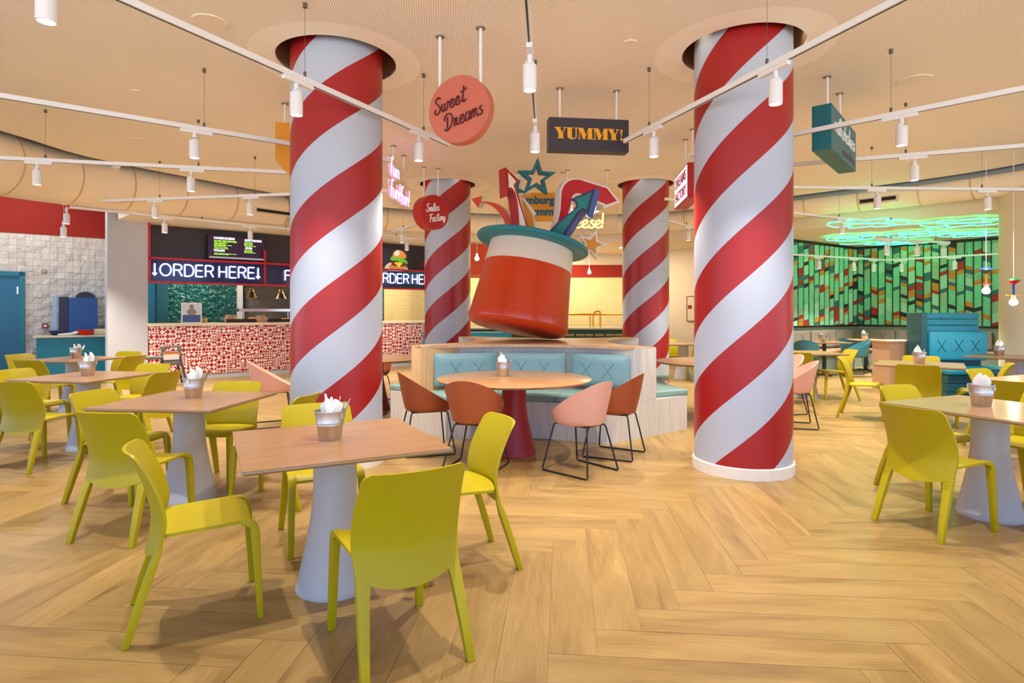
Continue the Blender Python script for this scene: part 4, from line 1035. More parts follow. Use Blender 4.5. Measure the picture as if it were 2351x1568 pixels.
rods(t, [tuple((c.xy-ui*.12*L_+ni*.08))+(c.z+.2,), tuple((c.xy+ui*.38*L_+ni*.08))+(c.z+.2,)], CZ)
# amber sign, half hidden behind the left column
c = at(655, 345, 6.55); c2 = at(637, 345, 6.6)
t = thing('box_sign', 'amber hanging box sign half hidden behind the left striped column', 'sign')
M = Matrix.Translation(at(637, 330, 6.55)) @ Matrix.Rotation(R(12), 4, 'Z')
MB().prism([(0, -.22), (0, .20), (.42, .20), (.42, -.44), (.22, -.44)], 0, .14).xf(M @ Matrix.Rotation(PI/2, 4, 'X')).build('panel', m_ye, t, bevel=.004)
p = at(660, 300, 6.6); rods(t, [(p.x, 6.53, 3.3), (p.x+.22, 6.57, 3.3)], CZ)
# Smiles Factory red disc
yaw = R(44); c = at(999, 487, 9.35)
t = disc_sign(c, yaw, .275, .22, mat('sign_red_disc', rgb(178, 16, 22), .38), 'round_sign', 'round dark red hanging sign reading Smiles Factory')
fn = frame(c, yaw, R(12)); f2 = lambda x, y: fn(x, y, .003); wl = mat('letter_white', rgb(240, 240, 240), .4)
l, wd = script('Smiles', .12, .95, -.17, .02, .2); strokes(l, f2, .0085, wl, 'lettering', t)
l, wd = script('Factory', .115, .88, -.14, -.14, .2); strokes(l, f2, .0085, wl, 'lettering', t)
ui = Vector((math.cos(yaw), math.sin(yaw))); ni = Vector((-ui.y, ui.x))
rods(t, [tuple(c.xy-ui*.10+ni*.16)+(c.z+.2,), tuple(c.xy+ui*.12+ni*.08)+(c.z+.2,)], CZ)
# neon fun fun!fun! on clear acrylic
n0 = at(893, 425, 8.0); n1 = at(940, 425, 9.0); d = n1-n0; yaw = math.atan2(d.y, d.x); L_ = d.length; c = (n0+n1)/2
acr = mat('clear_acrylic', (1, .93, .98, 1), .03, trans=1, var=0, alpha=.25)
t = thing('neon_sign', 'pink neon sign reading fun fun!fun! on a clear hanging sheet', 'neon sign')
M = Matrix.Translation(c) @ Matrix.Rotation(yaw, 4, 'Z'); MB().box(-L_/2, L_/2, 0, .01, -.33, .33).xf(M).build('acrylic_sheet', acr, t)
NP = glow('neon_pink', (1, .25, .8, 1), 4); fn = frame(c, yaw); f2 = lambda x, y: fn(x, y, .015)
l, wd = script('fun', .24, 1.2); l = [[(x*.42/wd*L_-.46*L_, y+.06) for x, y in a] for a in l]; strokes(l, f2, .008, NP, 'neon_tube', t)
l, wd = script('fun!fun!', .24, 1.0); l = [[(x*.92/wd*L_-.46*L_, y-.24) for x, y in a] for a in l]; strokes(l, f2, .008, NP, 'neon_tube', t)
ui = Vector((math.cos(yaw), math.sin(yaw)))
rods(t, [tuple(c.xy-ui*.3*L_)+(c.z+.28,), tuple(c.xy+ui*.2*L_)+(c.z+.28,)], CZ)
# hamburgu... sign and cheese neon behind the hat
c = at(1240, 474, 9.7); t = box_sign(c, 0, 1.06, .46, .12, mat('sign_amber', rgb(222, 150, 20), .4), 'box_sign', 'amber hanging sign with blue lower-case lettering behind the open teal star')
fn = frame(c, 0); mb_ = mat('letter_blue', rgb(16, 96, 130), .45)
text_mesh('hamburgu', .18, mb_, 'lettering', t, lambda x, y, z: fn(x-.04, y+.10, z+.006), .007)
text_mesh('yummi', .18, mb_, 'lettering', t, lambda x, y, z: fn(x+.02, y-.09, z+.006), .007)
rods(t, [(c.x-.35, c.y+.06, c.z+.2), (c.x+.38, c.y+.06, c.z+.2)], CZ)
c = at(1345, 505, 9.6); t = thing('neon_sign', 'yellow neon sign reading cheese! on a clear hanging sheet behind the blue arrow', 'neon sign')
MB().box(-.45, .52, 0, .01, -.22, .32).xf(Matrix.Translation(c)).build('acrylic_sheet', acr, t)
NY = glow('neon_yellow', (1, .75, .10, 1), 4); NW = glow('neon_white', (.80, .80, 1, 1), 4)
fn = frame(c, 0); f2 = lambda x, y: fn(x, y, .015)
l, wd = script('cheese!', .24, .95); l = [[(x*.70/wd-.40, y-.13) for x, y in a] for a in l]; strokes(l, f2, .013, NY, 'neon_tube', t)
l, wd = script('say', .2, .95); l = [[(x*.55/wd-.35, y+.12) for x, y in a] for a in l]; strokes(l, f2, .010, NW, 'neon_tube', t)
rods(t, [(c.x-.3, c.y, c.z+.28), (c.x+.35, c.y, c.z+.28)], CZ)
# ================================================ ORDER COUNTER
CL_ = 6.85
ct = thing('order_counter', 'long order counter clad in red and white patterned tiles', 'counter', cw(0), UA)
MB().box(0, CL_, 0, .6, .10, 1.10).build('tiled_front', M_pat, ct)
MB().box(0, CL_, .012, .6, 0, .10).build('plinth', M_creamw, ct)
MB().box(-.02, CL_+.03, -.03, .66, 1.10, 1.155).build('countertop', mat('cream_stone', rgb(226, 210, 184), .35), ct, bevel=.004)
sg = thing('menu_fascia', 'dark menu fascia with red steel frame above the order counter', 'sign panel', cw(0, 0, 0), UA)
MB().box(.03, CL_, .02, .07, 1.995, 2.455).build('lower_glass_panel', mat('navy_glass_panel', rgb(26, 34, 72), .12, spec=.6), sg)
MB().box(.03, CL_, .30, .36, 2.40, 3.15).build('dark_panel', M_black, sg)
mb = MB()
M_rf = mat('red_frame', rgb(196, 16, 40), .4, var=.02)
for z in (1.98, 2.455): MB().box(0, CL_, -.02, .035, z-.02, z+.02).build('frame_bar', M_rf, sg)
for s in (0.012, s_on(608, C0, U), 6.2): MB().box(s-.02, s+.02, -.02, .035, 1.98, 3.15 if s < 1 else 2.75).build('frame_post', M_rf, sg)
NWH = glow('neon_cool_white', (.60, .66, 1, 1), 3.8)
def neon(text, s0, s1, z0, h, label):
    t = thing('neon_sign', label, 'neon sign', cw(0), UA)
    l, wd = script(text, h, 1.02); k = (s1-s0)/wd
    mb = MB()
    for a in l:
        P = catmull([(x*k+s0, y+z0, 0) for x, y in a], 4) if len(a) > 3 else [Vector((x*k+s0, y+z0, 0)) for x, y in a]
        mb.tube([(p.x, -.03, p.y) for p in P], .0135, 6)
    mb.build('neon_tube', NWH, t, True); return t
def sof(px): return s_on(px, C0, U)
ORD = 'vORdER HERE v'
neon('vORdER HEREv', sof(350), sof(601), 2.115, .235, 'white neon sign reading ORDER HERE between two down arrows')
neon('FBT', sof(653), sof(700), 2.10, .235, 'white neon letter F beside the left striped column') if False else neon('B', sof(653), sof(667), 2.10, .22, 'white neon letter F beside the left striped column')
neon('ORdER HEREv', sof(858), sof(1010), 2.12, .235, 'second white neon sign reading ORDER HERE, between the two left columns')
# screens
def screen(px0, px1, zt, zb, label, n=-.02):
    s0, s1 = s_on(px0, C0+NV*n, U), s_on(px1, C0+NV*n, U)
    t = thing('menu_screen', label, 'screen', cw(s0, n), UA)
    MB().box(0, s1-s0, 0, .05, zb, zt).build('bezel', mat('screen_bezel', rgb(16, 14, 20), .3, var=0), t, bevel=.004)
    return t, s1-s0
t, W_ = screen(477, 609, 3.03, 2.50, 'wall menu screen listing HAMBURGERS, WRAPS, SIDE ORDERS and BITES', .12)
MB().box(.02, W_-.02, -.003, .0, 2.52, 3.01).build('display', mat('display_dark', rgb(34, 14, 40), .25, emis=rgb(40, 16, 52), es=.5, var=0), t)
MB().box(.03, W_-.03, -.005, -.003, 2.53, 2.565).build('display_footer', mat('display_grey', rgb(160, 165, 165), .4, emis=rgb(160, 165, 165), es=.5, var=0), t)
gw = glow('display_white', (.75, .85, 1, 1), 1.6); gg = glow('display_green', (.38, .95, .05, 1), 1.0)
for s_, x, z, sz in (('HAMBURGERS', .32, 2.955, .066), ('WRAPS', .22, 2.69, .066), ('SIDE ORDERS', W_*.78, 2.945, .06), ('BITES', W_*.70, 2.775, .06)):
    text_mesh(s_, sz, gw, 'menu_heading', t, lambda X, Z, d, x=x, z=z: Vector((X+x, -.006-d, Z+z)), .002, .98)
rn = random.Random(5); mb = MB()
for x, zs in ((.12, [2.905, 2.885, 2.855, 2.838, 2.81, 2.793, 2.765, 2.738]), (.12, [2.63, 2.612]), (W_*.62, [2.90, 2.875, 2.85, 2.825]), (W_*.62, [2.73, 2.705, 2.68])):
    for z in zs:
        X = x; n = rn.randint(3, 5) if x < .2 else rn.randint(2, 3)
        for _ in range(n):
            w_ = rn.uniform(.05, .10); mb.box(X, X+w_, -.007, -.004, z-.006, z+.006); X += w_+.012
mb.build('menu_lines', gg, t)
t, W_ = screen(806, 938, 3.0, 2.42, 'screen showing a hamburger with lettuce and cheese, between the two left columns', -.0)
MB().box(.02, W_-.02, -.003, 0, 2.44, 2.98).build('display', mat('display_slate', rgb(30, 30, 44), .3, emis=rgb(30, 30, 44), es=.5, var=0), t)
def blob(P, c, nm, d, k=5):
    m = mat('picture_'+nm, c, .5, emis=c, es=.55, var=.25, vs=25); Q = catmull([(x, z, 0) for x, z in P], k, True); n = len(Q)
    MB().add([(q.x, -.004-d, q.y) for q in Q], [tuple(range(n))]).build('picture_'+nm, m, t)
X0 = W_-.02
def bq(P): return [(X0-.62+x, 2.44+z) for x, z in P]
blob(bq([(.0, .0), (.05, .16), (.25, .20), (.5, .14), (.60, .08), (.56, .0)]), rgb(206, 180, 170), 'paper', .001)
blob(bq([(.10, .05), (.12, .14), (.35, .16), (.56, .12), (.55, .03), (.3, .0)]), rgb(176, 120, 70), 'bun_base', .002)
blob(bq([(.16, .14), (.20, .24), (.40, .25), (.58, .18), (.50, .12), (.3, .11)]), rgb(96, 44, 26), 'patty', .003)
blob(bq([(.24, .20), (.46, .20), (.40, .13), (.36, .08), (.30, .14)]), rgb(240, 190, 50), 'cheese', .004)
blob(bq([(.12, .28), (.18, .36), (.30, .33), (.45, .32), (.58, .26), (.60, .18), (.50, .22), (.40, .20), (.30, .25), (.18, .25)]), rgb(90, 176, 44), 'lettuce', .005)
blob(bq([(.20, .34), (.22, .46), (.34, .525), (.48, .49), (.56, .40), (.54, .32), (.36, .33)]), rgb(206, 134, 66), 'bun_top', .006)
blob(bq([(.23, .40), (.26, .48), (.34, .51), (.38, .44), (.32, .37)]), rgb(240, 214, 200), 'bun_shine', .007)
# kitchen
KN = KB-.01
def kw(s, n, z=0): return cw(s, n, z)
k0 = C0+NV*KB
s1 = s_on(372, k0, U); 
d2 = thing('door_2', 'teal door behind the order counter', 'door', kw(s1, KN-.03), UA); d2['kind'] = 'structure'
MB().box(-1.2, -.12, 0, .02, 0, 2.25).build('door_leaf', mat('teal_door', rgb(8, 104, 140), .35), d2)
MB().box(-.12, .12, -.04, .03, 0, 2.32).build('door_frame', M_teald, d2)
s2 = s_on(548, k0, U)
o = MB().box(-.05, .07, -.12, 0, 0, 3.15).build('trim_kitchen_corner', M_shw, loc=kw(s2, KN), rz=UA); struct(o)
hd = thing('extractor_hood', 'pale steel hood edge above the grey tiled kitchen wall', 'hood', kw(s2+.08, KN-.9), UA)
MB().box(0, 3.0, 0, .9, 2.08, 2.4).build('hood_body', mat('hood_cream', rgb(216, 206, 180), .35, .3), hd)
def sk(px, n): return s_on(px, C0+NV*n, U)
def zk(py, s, n): Y = (C0+U*s+NV*n).y; return CAMZ-(py-HZ)*Y/FPX
sh = thing('kitchen_shelf', 'polished steel pass shelf behind the counter', 'shelf', kw(sk(549, 1.6), 1.6), UA); zz = zk(712, sk(600, 1.6), 1.6)
MB().box(0, 2.4, 0, .35, zz-.035, zz+.035).build('shelf_board', M_steel, sh, bevel=.003)
for x in (.15, 1.2, 2.25): MB().tube([(x, .17, 1.1), (x, .17, zz)], .012, 8).build('shelf_post', M_steel, sh)
cp = mat('copper_lamp', rgb(205, 170, 120), .2, 1, var=0)
for px, py, lb in ((577, 670, 'copper heat lamp hanging over the counter, left of the pair'), (645, 673, 'copper heat lamp hanging over the counter, right of the pair')):
    s = sk(px, .5); z = zk(py, s, .5)
    t = thing('heat_lamp', lb, 'heat lamp', kw(s, .5, z), UA, 'copper heat lamps over the counter')
    MB().lathe([(0, .08), (.03, .08), (.05, .05), (.055, .02), (.075, .01), (.06, 0), (.085, -.06), (.125, -.13), (.118, -.13), (.05, 0)], 28, caps=False).build('lamp_shade', cp, t, True)
    MB().tube([(0, 0, .08), (0, 0, 3.14-z)], .012, 8).build('stem', M_blk, t); MB().lathe([(0, .22), (.045, .22), (.03, .17), (0, .17)], 16, caps=False).build('stem_cup', M_blk, t, True)
    MB().lathe([(0, -.1), (.05, -.1), (.04, -.05), (0, -.04)], 16, caps=False).build('bulb', glow('heat_bulb', (1, .55, .2, 1), 3), t)
TOPZ = 1.157
s = sk(440, .12)
t = thing('poster_stand', 'small white framed poster standing on the order counter', 'sign holder', kw(s, .12, TOPZ), UA)
MB().box(-.19, .19, 0, .02, 0, .42).build('frame', mat('white_plastic', rgb(236, 240, 246), .3), t, bevel=.003)
MB().box(-.165, .165, -.003, 0, .02, .17).build('poster_lower', mat('poster_blue', rgb(70, 100, 160), .5, var=.3, vs=40), t)
MB().box(-.165, .165, -.003, 0, .17, .40).build('poster_upper', mat('poster_pale', rgb(214, 230, 246), .5), t)
MB().lathe([(0, 0), (.035, 0), (.035, .1), (0, .1)], 4).xf(Matrix.Translation((0, -.004, .28)) @ Matrix.Diagonal((1, .03, 1, 1))).build('printed_figure', mat('poster_grey', rgb(150, 140, 132), .5), t)
MB().lathe([(0, -.065), (.05, -.06), (.1, 0), (.05, .06), (0, .065)], 20).xf(Matrix.Translation((0, -.005, .23)) @ Matrix.Diagonal((1, .02, 1, 1))).build('printed_figure', mat('poster_grey', rgb(150, 140, 132), .5), t)
for px in (463, 472):
    s = sk(px, .2); o = MB().lathe([(0, 0), (.028, 0), (.038, .10), (.04, .10), (.0, .101)], 20, caps=False).build('paper_cup', mat('kraft_cup', rgb(196, 160, 90), .6), loc=kw(s, .2, TOPZ), smooth=True)
    tag(o, 'kraft paper cup on the counter, %s of the pair right of the poster' % ('left' if px == 463 else 'right'), 'cup', 'paper cups by the poster')
tr = mat('black_tray', rgb(26, 24, 26), .35); bread = mat('bread_roll', rgb(210, 150, 80), .6, var=.2); orng = mat('orange_food', rgb(240, 140, 20), .5)
for px0, px1, lb in ((520, 588, 'black food tray on the counter below the left heat lamp'), (596, 664, 'black food tray on the counter beside the left striped column')):
    s0, s1 = sk(px0, .3), sk(px1, .3)
    o = MB().box(0, s1-s0, 0, .3, 0, .015).box(0, s1-s0, 0, .012, .015, .075).box(0, s1-s0, .288, .3, .015, .075).box(0, .012, .012, .288, .015, .075).box(s1-s0-.012, s1-s0, .012, .288, .015, .075).build('food_tray', tr, loc=kw(s0, .25, TOPZ), rz=UA); tag(o, lb, 'tray', 'black food trays on the counter')
def ball(r, m, nm, loc, sz=1): 
    return MB().lathe([(r*math.sin(PI*i/10), -r*math.cos(PI*i/10)*sz) for i in range(11)], 16, caps=False).build(nm, m, smooth=True, loc=loc)
for px in (575, 581, 587):
    s = sk(px, .4); tag(ball(.045, orng, 'orange', kw(s, .42, TOPZ+.065)), 'orange round food item in the black tray below the left heat lamp', 'food', 'orange food in the left tray')
for i, px in enumerate((650, 656, 662)):
    s = sk(px, .4); tag(ball(.04, orng, 'croquette', kw(s, .42, TOPZ+.06), .7), 'golden food item in the black tray beside the striped column', 'food', 'golden food in the right tray')
for px, pn, lb in ((532, .3, 'crumpled brown paper bag in the black tray right of the paper cups'), (602, .22, 'folded brown paper boat on the counter between the two black trays')):
    s = sk(px, pn); rr = random.Random(px); mb = MB().lathe([(.0, 0), (.11, 0), (.13, .05), (.09, .11), (.05, .09)], 11, caps=False)
    mb.v = [(x*(1+.3*rr.random()), y*(1+.2*rr.random()), z*(1+.5*rr.random())) for x, y, z in mb.v]
    tag(mb.build('paper_bag', mat('kraft_paper', rgb(186, 150, 116), .8), loc=kw(s, pn+.1, TOPZ+.016 if px == 532 else TOPZ)), lb, 'paper bag')
# console in the tiled alcove with the blue cabinet and bowls
cA = Vector((-8.52, 12.20)); cs = thing('console_cabinet', 'teal-fronted counter with a cream top in the tiled alcove', 'cabinet', (cA.x, cA.y, 0), UA)
MB().box(-1.05, .1, 0, .5, 0, .875).build('cabinet_body', M_teal, cs); MB().box(-1.10, .12, -.03, .52, .875, .915).build('cabinet_top', mat('cream_stone', rgb(226, 210, 184), .35), cs, bevel=.004)
def ca(s, n, z=.915): p = cA+U*s+NV*n; return (p.x, p.y, z)
sx = lambda px, n: s_on(px, cA+NV*n, U)
bs_, be_ = sx(158, .1), sx(224, .1); W_ = be_-bs_
bx = thing('cutlery_dispenser', 'big royal blue boxy dispenser with a rounded crest on the teal console', 'dispenser', ca(bs_, .1), UA)
MB().box(0, W_, 0, .35, 0, .76).build('blue_body', mat('royal_blue', rgb(14, 78, 150), .4), bx, bevel=.006)
MB().box(-.16, 0, .03, .33, 0, .78).build('dark_side', mat('midnight_blue', rgb(16, 24, 64), .35), bx, bevel=.005)
MB().box(-.26, -.19, .10, .30, .1, .80).build('side_strip', mat('pale_blue', rgb(150, 190, 230), .3), bx)
MB().prism([(.28+.17*math.cos(a*PI/16), .76+.13*math.sin(a*PI/16)) for a in range(17)], -.14, -.10).xf(Matrix.Rotation(PI/2, 4, 'X')).build('crest', mat('midnight_blue', rgb(16, 24, 64), .35), bx)
def bowl(r, h, m, nm, loc, lb, sc_=(1, 1)):
    o = MB().lathe([(0, 0), (r*.5, 0), (r*.8, h*.4), (r, h), (r*.95, h), (r*.7, h*.4), (0, h*.15)], 28, caps=False).build(nm, m, smooth=True, loc=loc); tag(o, lb, 'bowl'); return o
s = sx(197, -.0); bowl(.15, .11, mat('red_bowl', rgb(214, 24, 12), .3), 'bowl', ca(s, .0), 'red bowl with pale contents on the teal console')
for k in range(3): tag(ball(.045, M_nap, 'sauce_sachet', ca(s+.05*(k-1), .02, .915+.085), .5), 'white packet in the red bowl on the teal console', 'packet', 'packets in the red bowl')
s = sx(231, 0); o = MB().box(-.13, .13, 0, .2, 0, .12).build('bread_box', mat('cream_box', rgb(236, 222, 180), .6), loc=ca(s, .0), rz=UA, bevel=.03); tag(o, 'cream rounded box at the right end of the teal console', 'box')
s = sx(129, .2); bowl(.13, .09, mat('navy_bowl', rgb(16, 34, 74), .2), 'bowl', ca(s, .25), 'navy glazed bowl at the left end of the teal console')
s = sx(155, -.0); o = MB().tube([(-.16, 0, .02), (-.05, .01, .022), (.06, 0, .03), (.15, 0, .055), (.18, 0, .05)], [.012, .022, .024, .034, .015], 10).build('folded_napkin', M_nap, loc=ca(s, -.0), rz=UA, smooth=True); tag(o, 'folded white cloth lying on the teal console left of the red bowl', 'napkin')
# grey plastic high chair
gp = mat('grey_plastic', rgb(104, 106, 102), .45); hx, hy = at_z(392, 880, .35).xy if False else (-6.35, 10.95)
hc = thing('high_chair', 'grey plastic high chair with a warning label before the patterned counter', 'high chair', (hx, hy, 0), R(38))
MB().box(-.17, .17, -.03, 0, .45, .66).build('backrest', gp, hc, bevel=.015); MB().box(-.17, -.10, -.03, 0, .66, .74).box(.10, .17, -.03, 0, .66, .74).box(-.17, .17, -.03, 0, .72, .76).build('grip', gp, hc, bevel=.012)
MB().box(-.13, .13, -.036, -.03, .50, .60).build('warning_label', mat('label_white', rgb(214, 210, 214), .5, var=.1, vs=60), hc); MB().box(-.13, .13, -.037, -.03, .60, .63).build('warning_stripe', mat('label_orange', rgb(236, 110, 20), .5), hc)
MB().box(-.16, .16, -.02, .25, .40, .44).build('seat', gp, hc, bevel=.01); MB().box(-.42, -.14, -.10, .12, .52, .58).build('tray', gp, hc, bevel=.02)
for x, x2, y, y2 in ((-.13, -.2, 0, -.15), (.13, .24, 0, -.15), (-.13, -.2, .2, .34), (.13, .24, .2, .34)): MB().tube([(x, y, .62 if y == 0 else .42), (x2, y2, 0.02)], .02, 8).build('leg', mat('charcoal_plastic', rgb(50, 52, 60), .4), hc)
# ================================================ CENTRAL BACK BAR
bb = thing('back_bar', 'dark green bar counter with a pale top far behind the hat', 'counter', (-1.3, 16.2, 0))
zb = CAMZ-(752-HZ)*16.2/FPX
MB().box(0, 5.0, 0, .7, 0, zb-.05).build('bar_front', mat('bottle_green', rgb(34, 80, 56), .5), bb); MB().box(-.03, 5.03, -.04, .74, zb-.05, zb).build('bar_top', mat('cream_stone', rgb(226, 210, 184), .35), bb)
br_ = mat('brass', rgb(214, 160, 50), .25, .9, var=0)
rl = thing('brass_rail', 'brass rail on posts standing on the far green bar', 'rail', (0, 16.3, 0))
p0, p1 = at(1290, 722, 16.3), at(1425, 722, 16.3)
MB().tube([(p0.x-.6, 0, p0.z), (p1.x+.3, 0, p0.z)], .03, 10).build('rail_tube', br_, rl, True)
for px in (1355, 1378, 1303): x = at(px, 700, 16.3).x; MB().tube([(x, 0, zb), (x, 0, p0.z)], .02, 8).build('rail_post', br_, rl)
bt = thing('beer_tap', 'curved brass beer tap on the far green bar', 'tap', (at(1366, 720, 16.15).x, 16.5, zb)); MB().tube(catmull([(0, 0, 0), (0, 0, .3), (.05, 0, .42), (.14, 0, .45), (.2, 0, .38), (.2, 0, 0)], 6), .022, 8).build('tap_pipe', br_, bt, True)
for i, px in enumerate((1308, 1332, 1352, 1376, 1400, 1420)):
    p = at(px, 772, 15.5)
    o = MB().lathe([(0, 0), (.11, 0), (.11, .05), (0, .05)], 20, caps=False).build('bar_stool_seat', mat('straw_seat', rgb(150, 130, 84), .6), smooth=True, loc=(p.x, 15.5, p.z)); o.name = 'bar_stool'
    MB().tube([(0, 0, 0), (0, 0, -p.z+.02)], .02, 8).build('stem', M_blk, o); MB().lathe([(0, -p.z), (.11, -p.z), (.11, -p.z+.02), (0, -p.z+.02)], 20, caps=False).build('foot', M_blk, o)
    tag(o, 'straw-coloured bar stool in the row at the far green bar', 'bar stool', 'bar stools at the far green bar')
# cabinet with teal worktop left of the bar, seen under the hat
o = MB().box(0, 2.2, 0, .6, 0, .88).build('side_counter', M_teal, loc=(at(1082, 770, 14.6).x-1.2, 14.6, 0)); tag(o, 'teal counter glimpsed under the hat beside the left far column', 'counter')
# pendant bulbs by the bar
for px, py, Y, lb in ((1095, 592, 13.6, 'glowing pendant bulb left of the hat'), (1353, 624, 16.8, 'small white pendant lamp under the amber star')):
    p = at(px, py, Y); t = thing('pendant_bulb', lb, 'pendant lamp', (p.x, p.y, p.z)); MB().tube([(0, 0, .06), (0, 0, (CZ if Y < 14 else SOF)-p.z)], .006, 6).build('cord', M_shw, t)
    MB().lathe([(0, -.07), (.04, -.055), (.055, -.02), (.04, .02), (.02, .05), (.02, .09), (0, .09)], 20, caps=False).build('bulb', glow('bulb_glow', (1, .86, .6, 1), 12), t, True)
# red cabinet outline on the beige wall
q0, q1 = Vector((3.6, 17.9)), Vector((6.35, 13.95)); dq = (q1-q0).normalized(); nq = Vector((dq.y, -dq.x)); aq = math.atan2(dq.y, dq.x)
s0 = s_on(1578, q0, dq); p = q0+dq*s0+nq*-.0; Yq = p.y
zt_, zb_ = CAMZ-(680-HZ)*Yq/FPX, CAMZ-(738-HZ)*Yq/FPX
fc = thing('hose_cabinet', 'cream wall cabinet with a dark outline and red emblem on the beige wall', 'fire cabinet', (p.x, p.y, 0), aq)
MB().box(0, .9, -.03, 0, zb_, zt_).build('cabinet_door', M_cream, fc); mb = MB()
for b_ in ((0, .9, zt_-.02, zt_), (0, .9, zb_, zb_+.02), (0, .02, zb_, zt_), (.88, .9, zb_, zt_)): mb.box(b_[0], b_[1], -.036, -.03, b_[2], b_[3])
mb.build('outline', mat('brown_seam', rgb(90, 50, 40), .5), fc); MB().box(.05, .17, -.04, -.03, (zb_+zt_)/2, (zb_+zt_)/2+.1).build('emblem', mat('alarm_red', rgb(150, 20, 20), .4), fc)
# ================================================ GREEN ROOM
cols_ = [rgb(116, 214, 166), rgb(140, 196, 150), rgb(44, 112, 110), rgb(176, 40, 20), rgb(206, 140, 34), rgb(26, 34, 44), rgb(158, 222, 186)]  # mint, sage and pale carry the green neon light in their colour
cm = [mat('chevron_%s' % n, c, .5, var=.08) for n, c in zip(('mint', 'sage', 'teal', 'red', 'ochre', 'ink', 'pale'), cols_)]
bk_ = mat('chevron_frame', rgb(22, 30, 22), .5)
def chev(p, q, wcol, name, label, seed, relief):
    d = (q-p); L_ = d.length; a = math.atan2(d.y, d.x); n = int(L_/wcol); wc = L_/n; rn = random.Random(seed)
    t = thing(name, label, 'wall panel', (p.x, p.y, 0), a); mb = MB(); z0, z1 = 1.03, 3.10
    for i in range(n):
        x0, x1 = i*wc+.008, (i+1)*wc-.008; up = 1 if i % 2 else -1; z = z0+.01-rn.random()*.3; sl = wc*.32*up
        while z < z1:
            r = rn.random(); h, c = (rn.uniform(.2, .42), rn.choice((0, 0, 1, 6))) if r < .30 else (rn.uniform(.075, .115), rn.choice((2, 2, 3, 3, 4, 4, 5, 1, 0)))
            za, zb2 = z, z+h-.003; z += h
            P = [(x0, za-sl/2), (x1, za+sl/2), (x1, zb2+sl/2), (x0, zb2-sl/2)]
            P = [(x, min(max(zz_, z0+.02), z1-.02)) for x, zz_ in P]
            if P[3][1]-P[0][1] < .005 and P[2][1]-P[1][1] < .005: continue
            y0, y1 = (-.028, -.028-relief) if up > 0 else (-.028-relief, -.028)
            mb.mi = c; mb.add([(P[0][0], y0, P[0][1]), (P[1][0], y1, P[1][1]), (P[2][0], y1, P[2][1]), (P[3][0], y0, P[3][1])], [(0, 1, 2, 3)])
    mb.build('coloured_slats', cm, t, fix=False)
    MB().box(0, L_, -.02, 0, z0, z1).box(0, L_, -.07, 0, z0-.03, z0+.02).box(0, L_, -.07, 0, z1-.02, z1+.04).box(0, .03, -.07, 0, z0, z1).box(L_-.03, L_, -.07, 0, z0, z1).build('frame', bk_, t)
    if not relief:
        m2 = MB()
        for i in range(1, n): m2.box(i*wc-.01, i*wc+.01, -.045, -.02, z0, z1)
        m2.build('vertical_bars', bk_, t)
    return t
chev(WG0, WG1-(WG1-WG0).normalized()*.05, .118, 'chevron_panel', 'deeply ribbed multicoloured chevron wall panel left of the green room corner', 3, .05)
chev(WG1+(WG2-WG1).normalized()*.05, WG2, .165, 'chevron_panel', 'flat multicoloured chevron wall panel right of the green room corner', 9, 0)
GN = glow('neon_green', (.03, 1, .42, 1), 7)
def leaf(px, py, w_, h_, rot, seed, label):
    p = at_z(px, py, SOF-.06); rn = random.Random(seed)
    t = thing('neon_leaf', label, 'neon light', p, R(rot), 'green neon leaves on the ceiling'); L_ = w_
    out = []
    for s in (1, -1):
        side = []
        for i in range(15):
            u = i/14; e = math.sin(PI*u)**.65 if 0 < i < 14 else 0
            for c_ in (.36, .64): e *= 1-.5*math.exp(-((u-c_-.05*s)/.045)**2)
            side.append((-L_/2+L_*u, s*h_*e))
        out.append(side)
    lines = out+[[(-L_*.3, .02), (L_*.28, -.03)]]
    if seed % 2: lines.append([(-L_/2, 0), (-L_*.7, .05), (-L_*.85, 0)])
    mb = MB()
    for l in lines:
        P = catmull([(x, y, 0) for x, y in l], 4) if len(l) > 2 else [Vector((x, y, 0)) for x, y in l]
        mb.tube([(q.x, q.y, 0) for q in P], .010, 6)
    mb.build('neon_tube', GN, t, True); 
    for x in (-L_*.3, L_*.3): MB().tube([(x, 0, 0), (x, 0, .06)], .006, 6).build('standoff', M_shw, t)
for i, (px, py, w_, h_, rt, lb) in enumerate([(1992, 513, 1.55, .60, 3, 'large green neon leaf with a long stem, leftmost on the ceiling'), (2215, 512, 1.6, .55, -6, 'green neon leaf, upper right on the ceiling'),
        (1952, 547, 1.05, .52, 8, 'small round green neon leaf, lower left on the ceiling'), (2105, 538, 1.2, .55, -8, 'green neon leaf in the middle of the ceiling'),
        (2225, 538, 1.3, .48, 0, 'green neon leaf, right of the middle one on the ceiling'), (2058, 558, 1.5, .42, -12, 'green neon leaf nearest the corner of the ceiling')]):
    leaf(px, py, w_, h_, rt, i, lb)
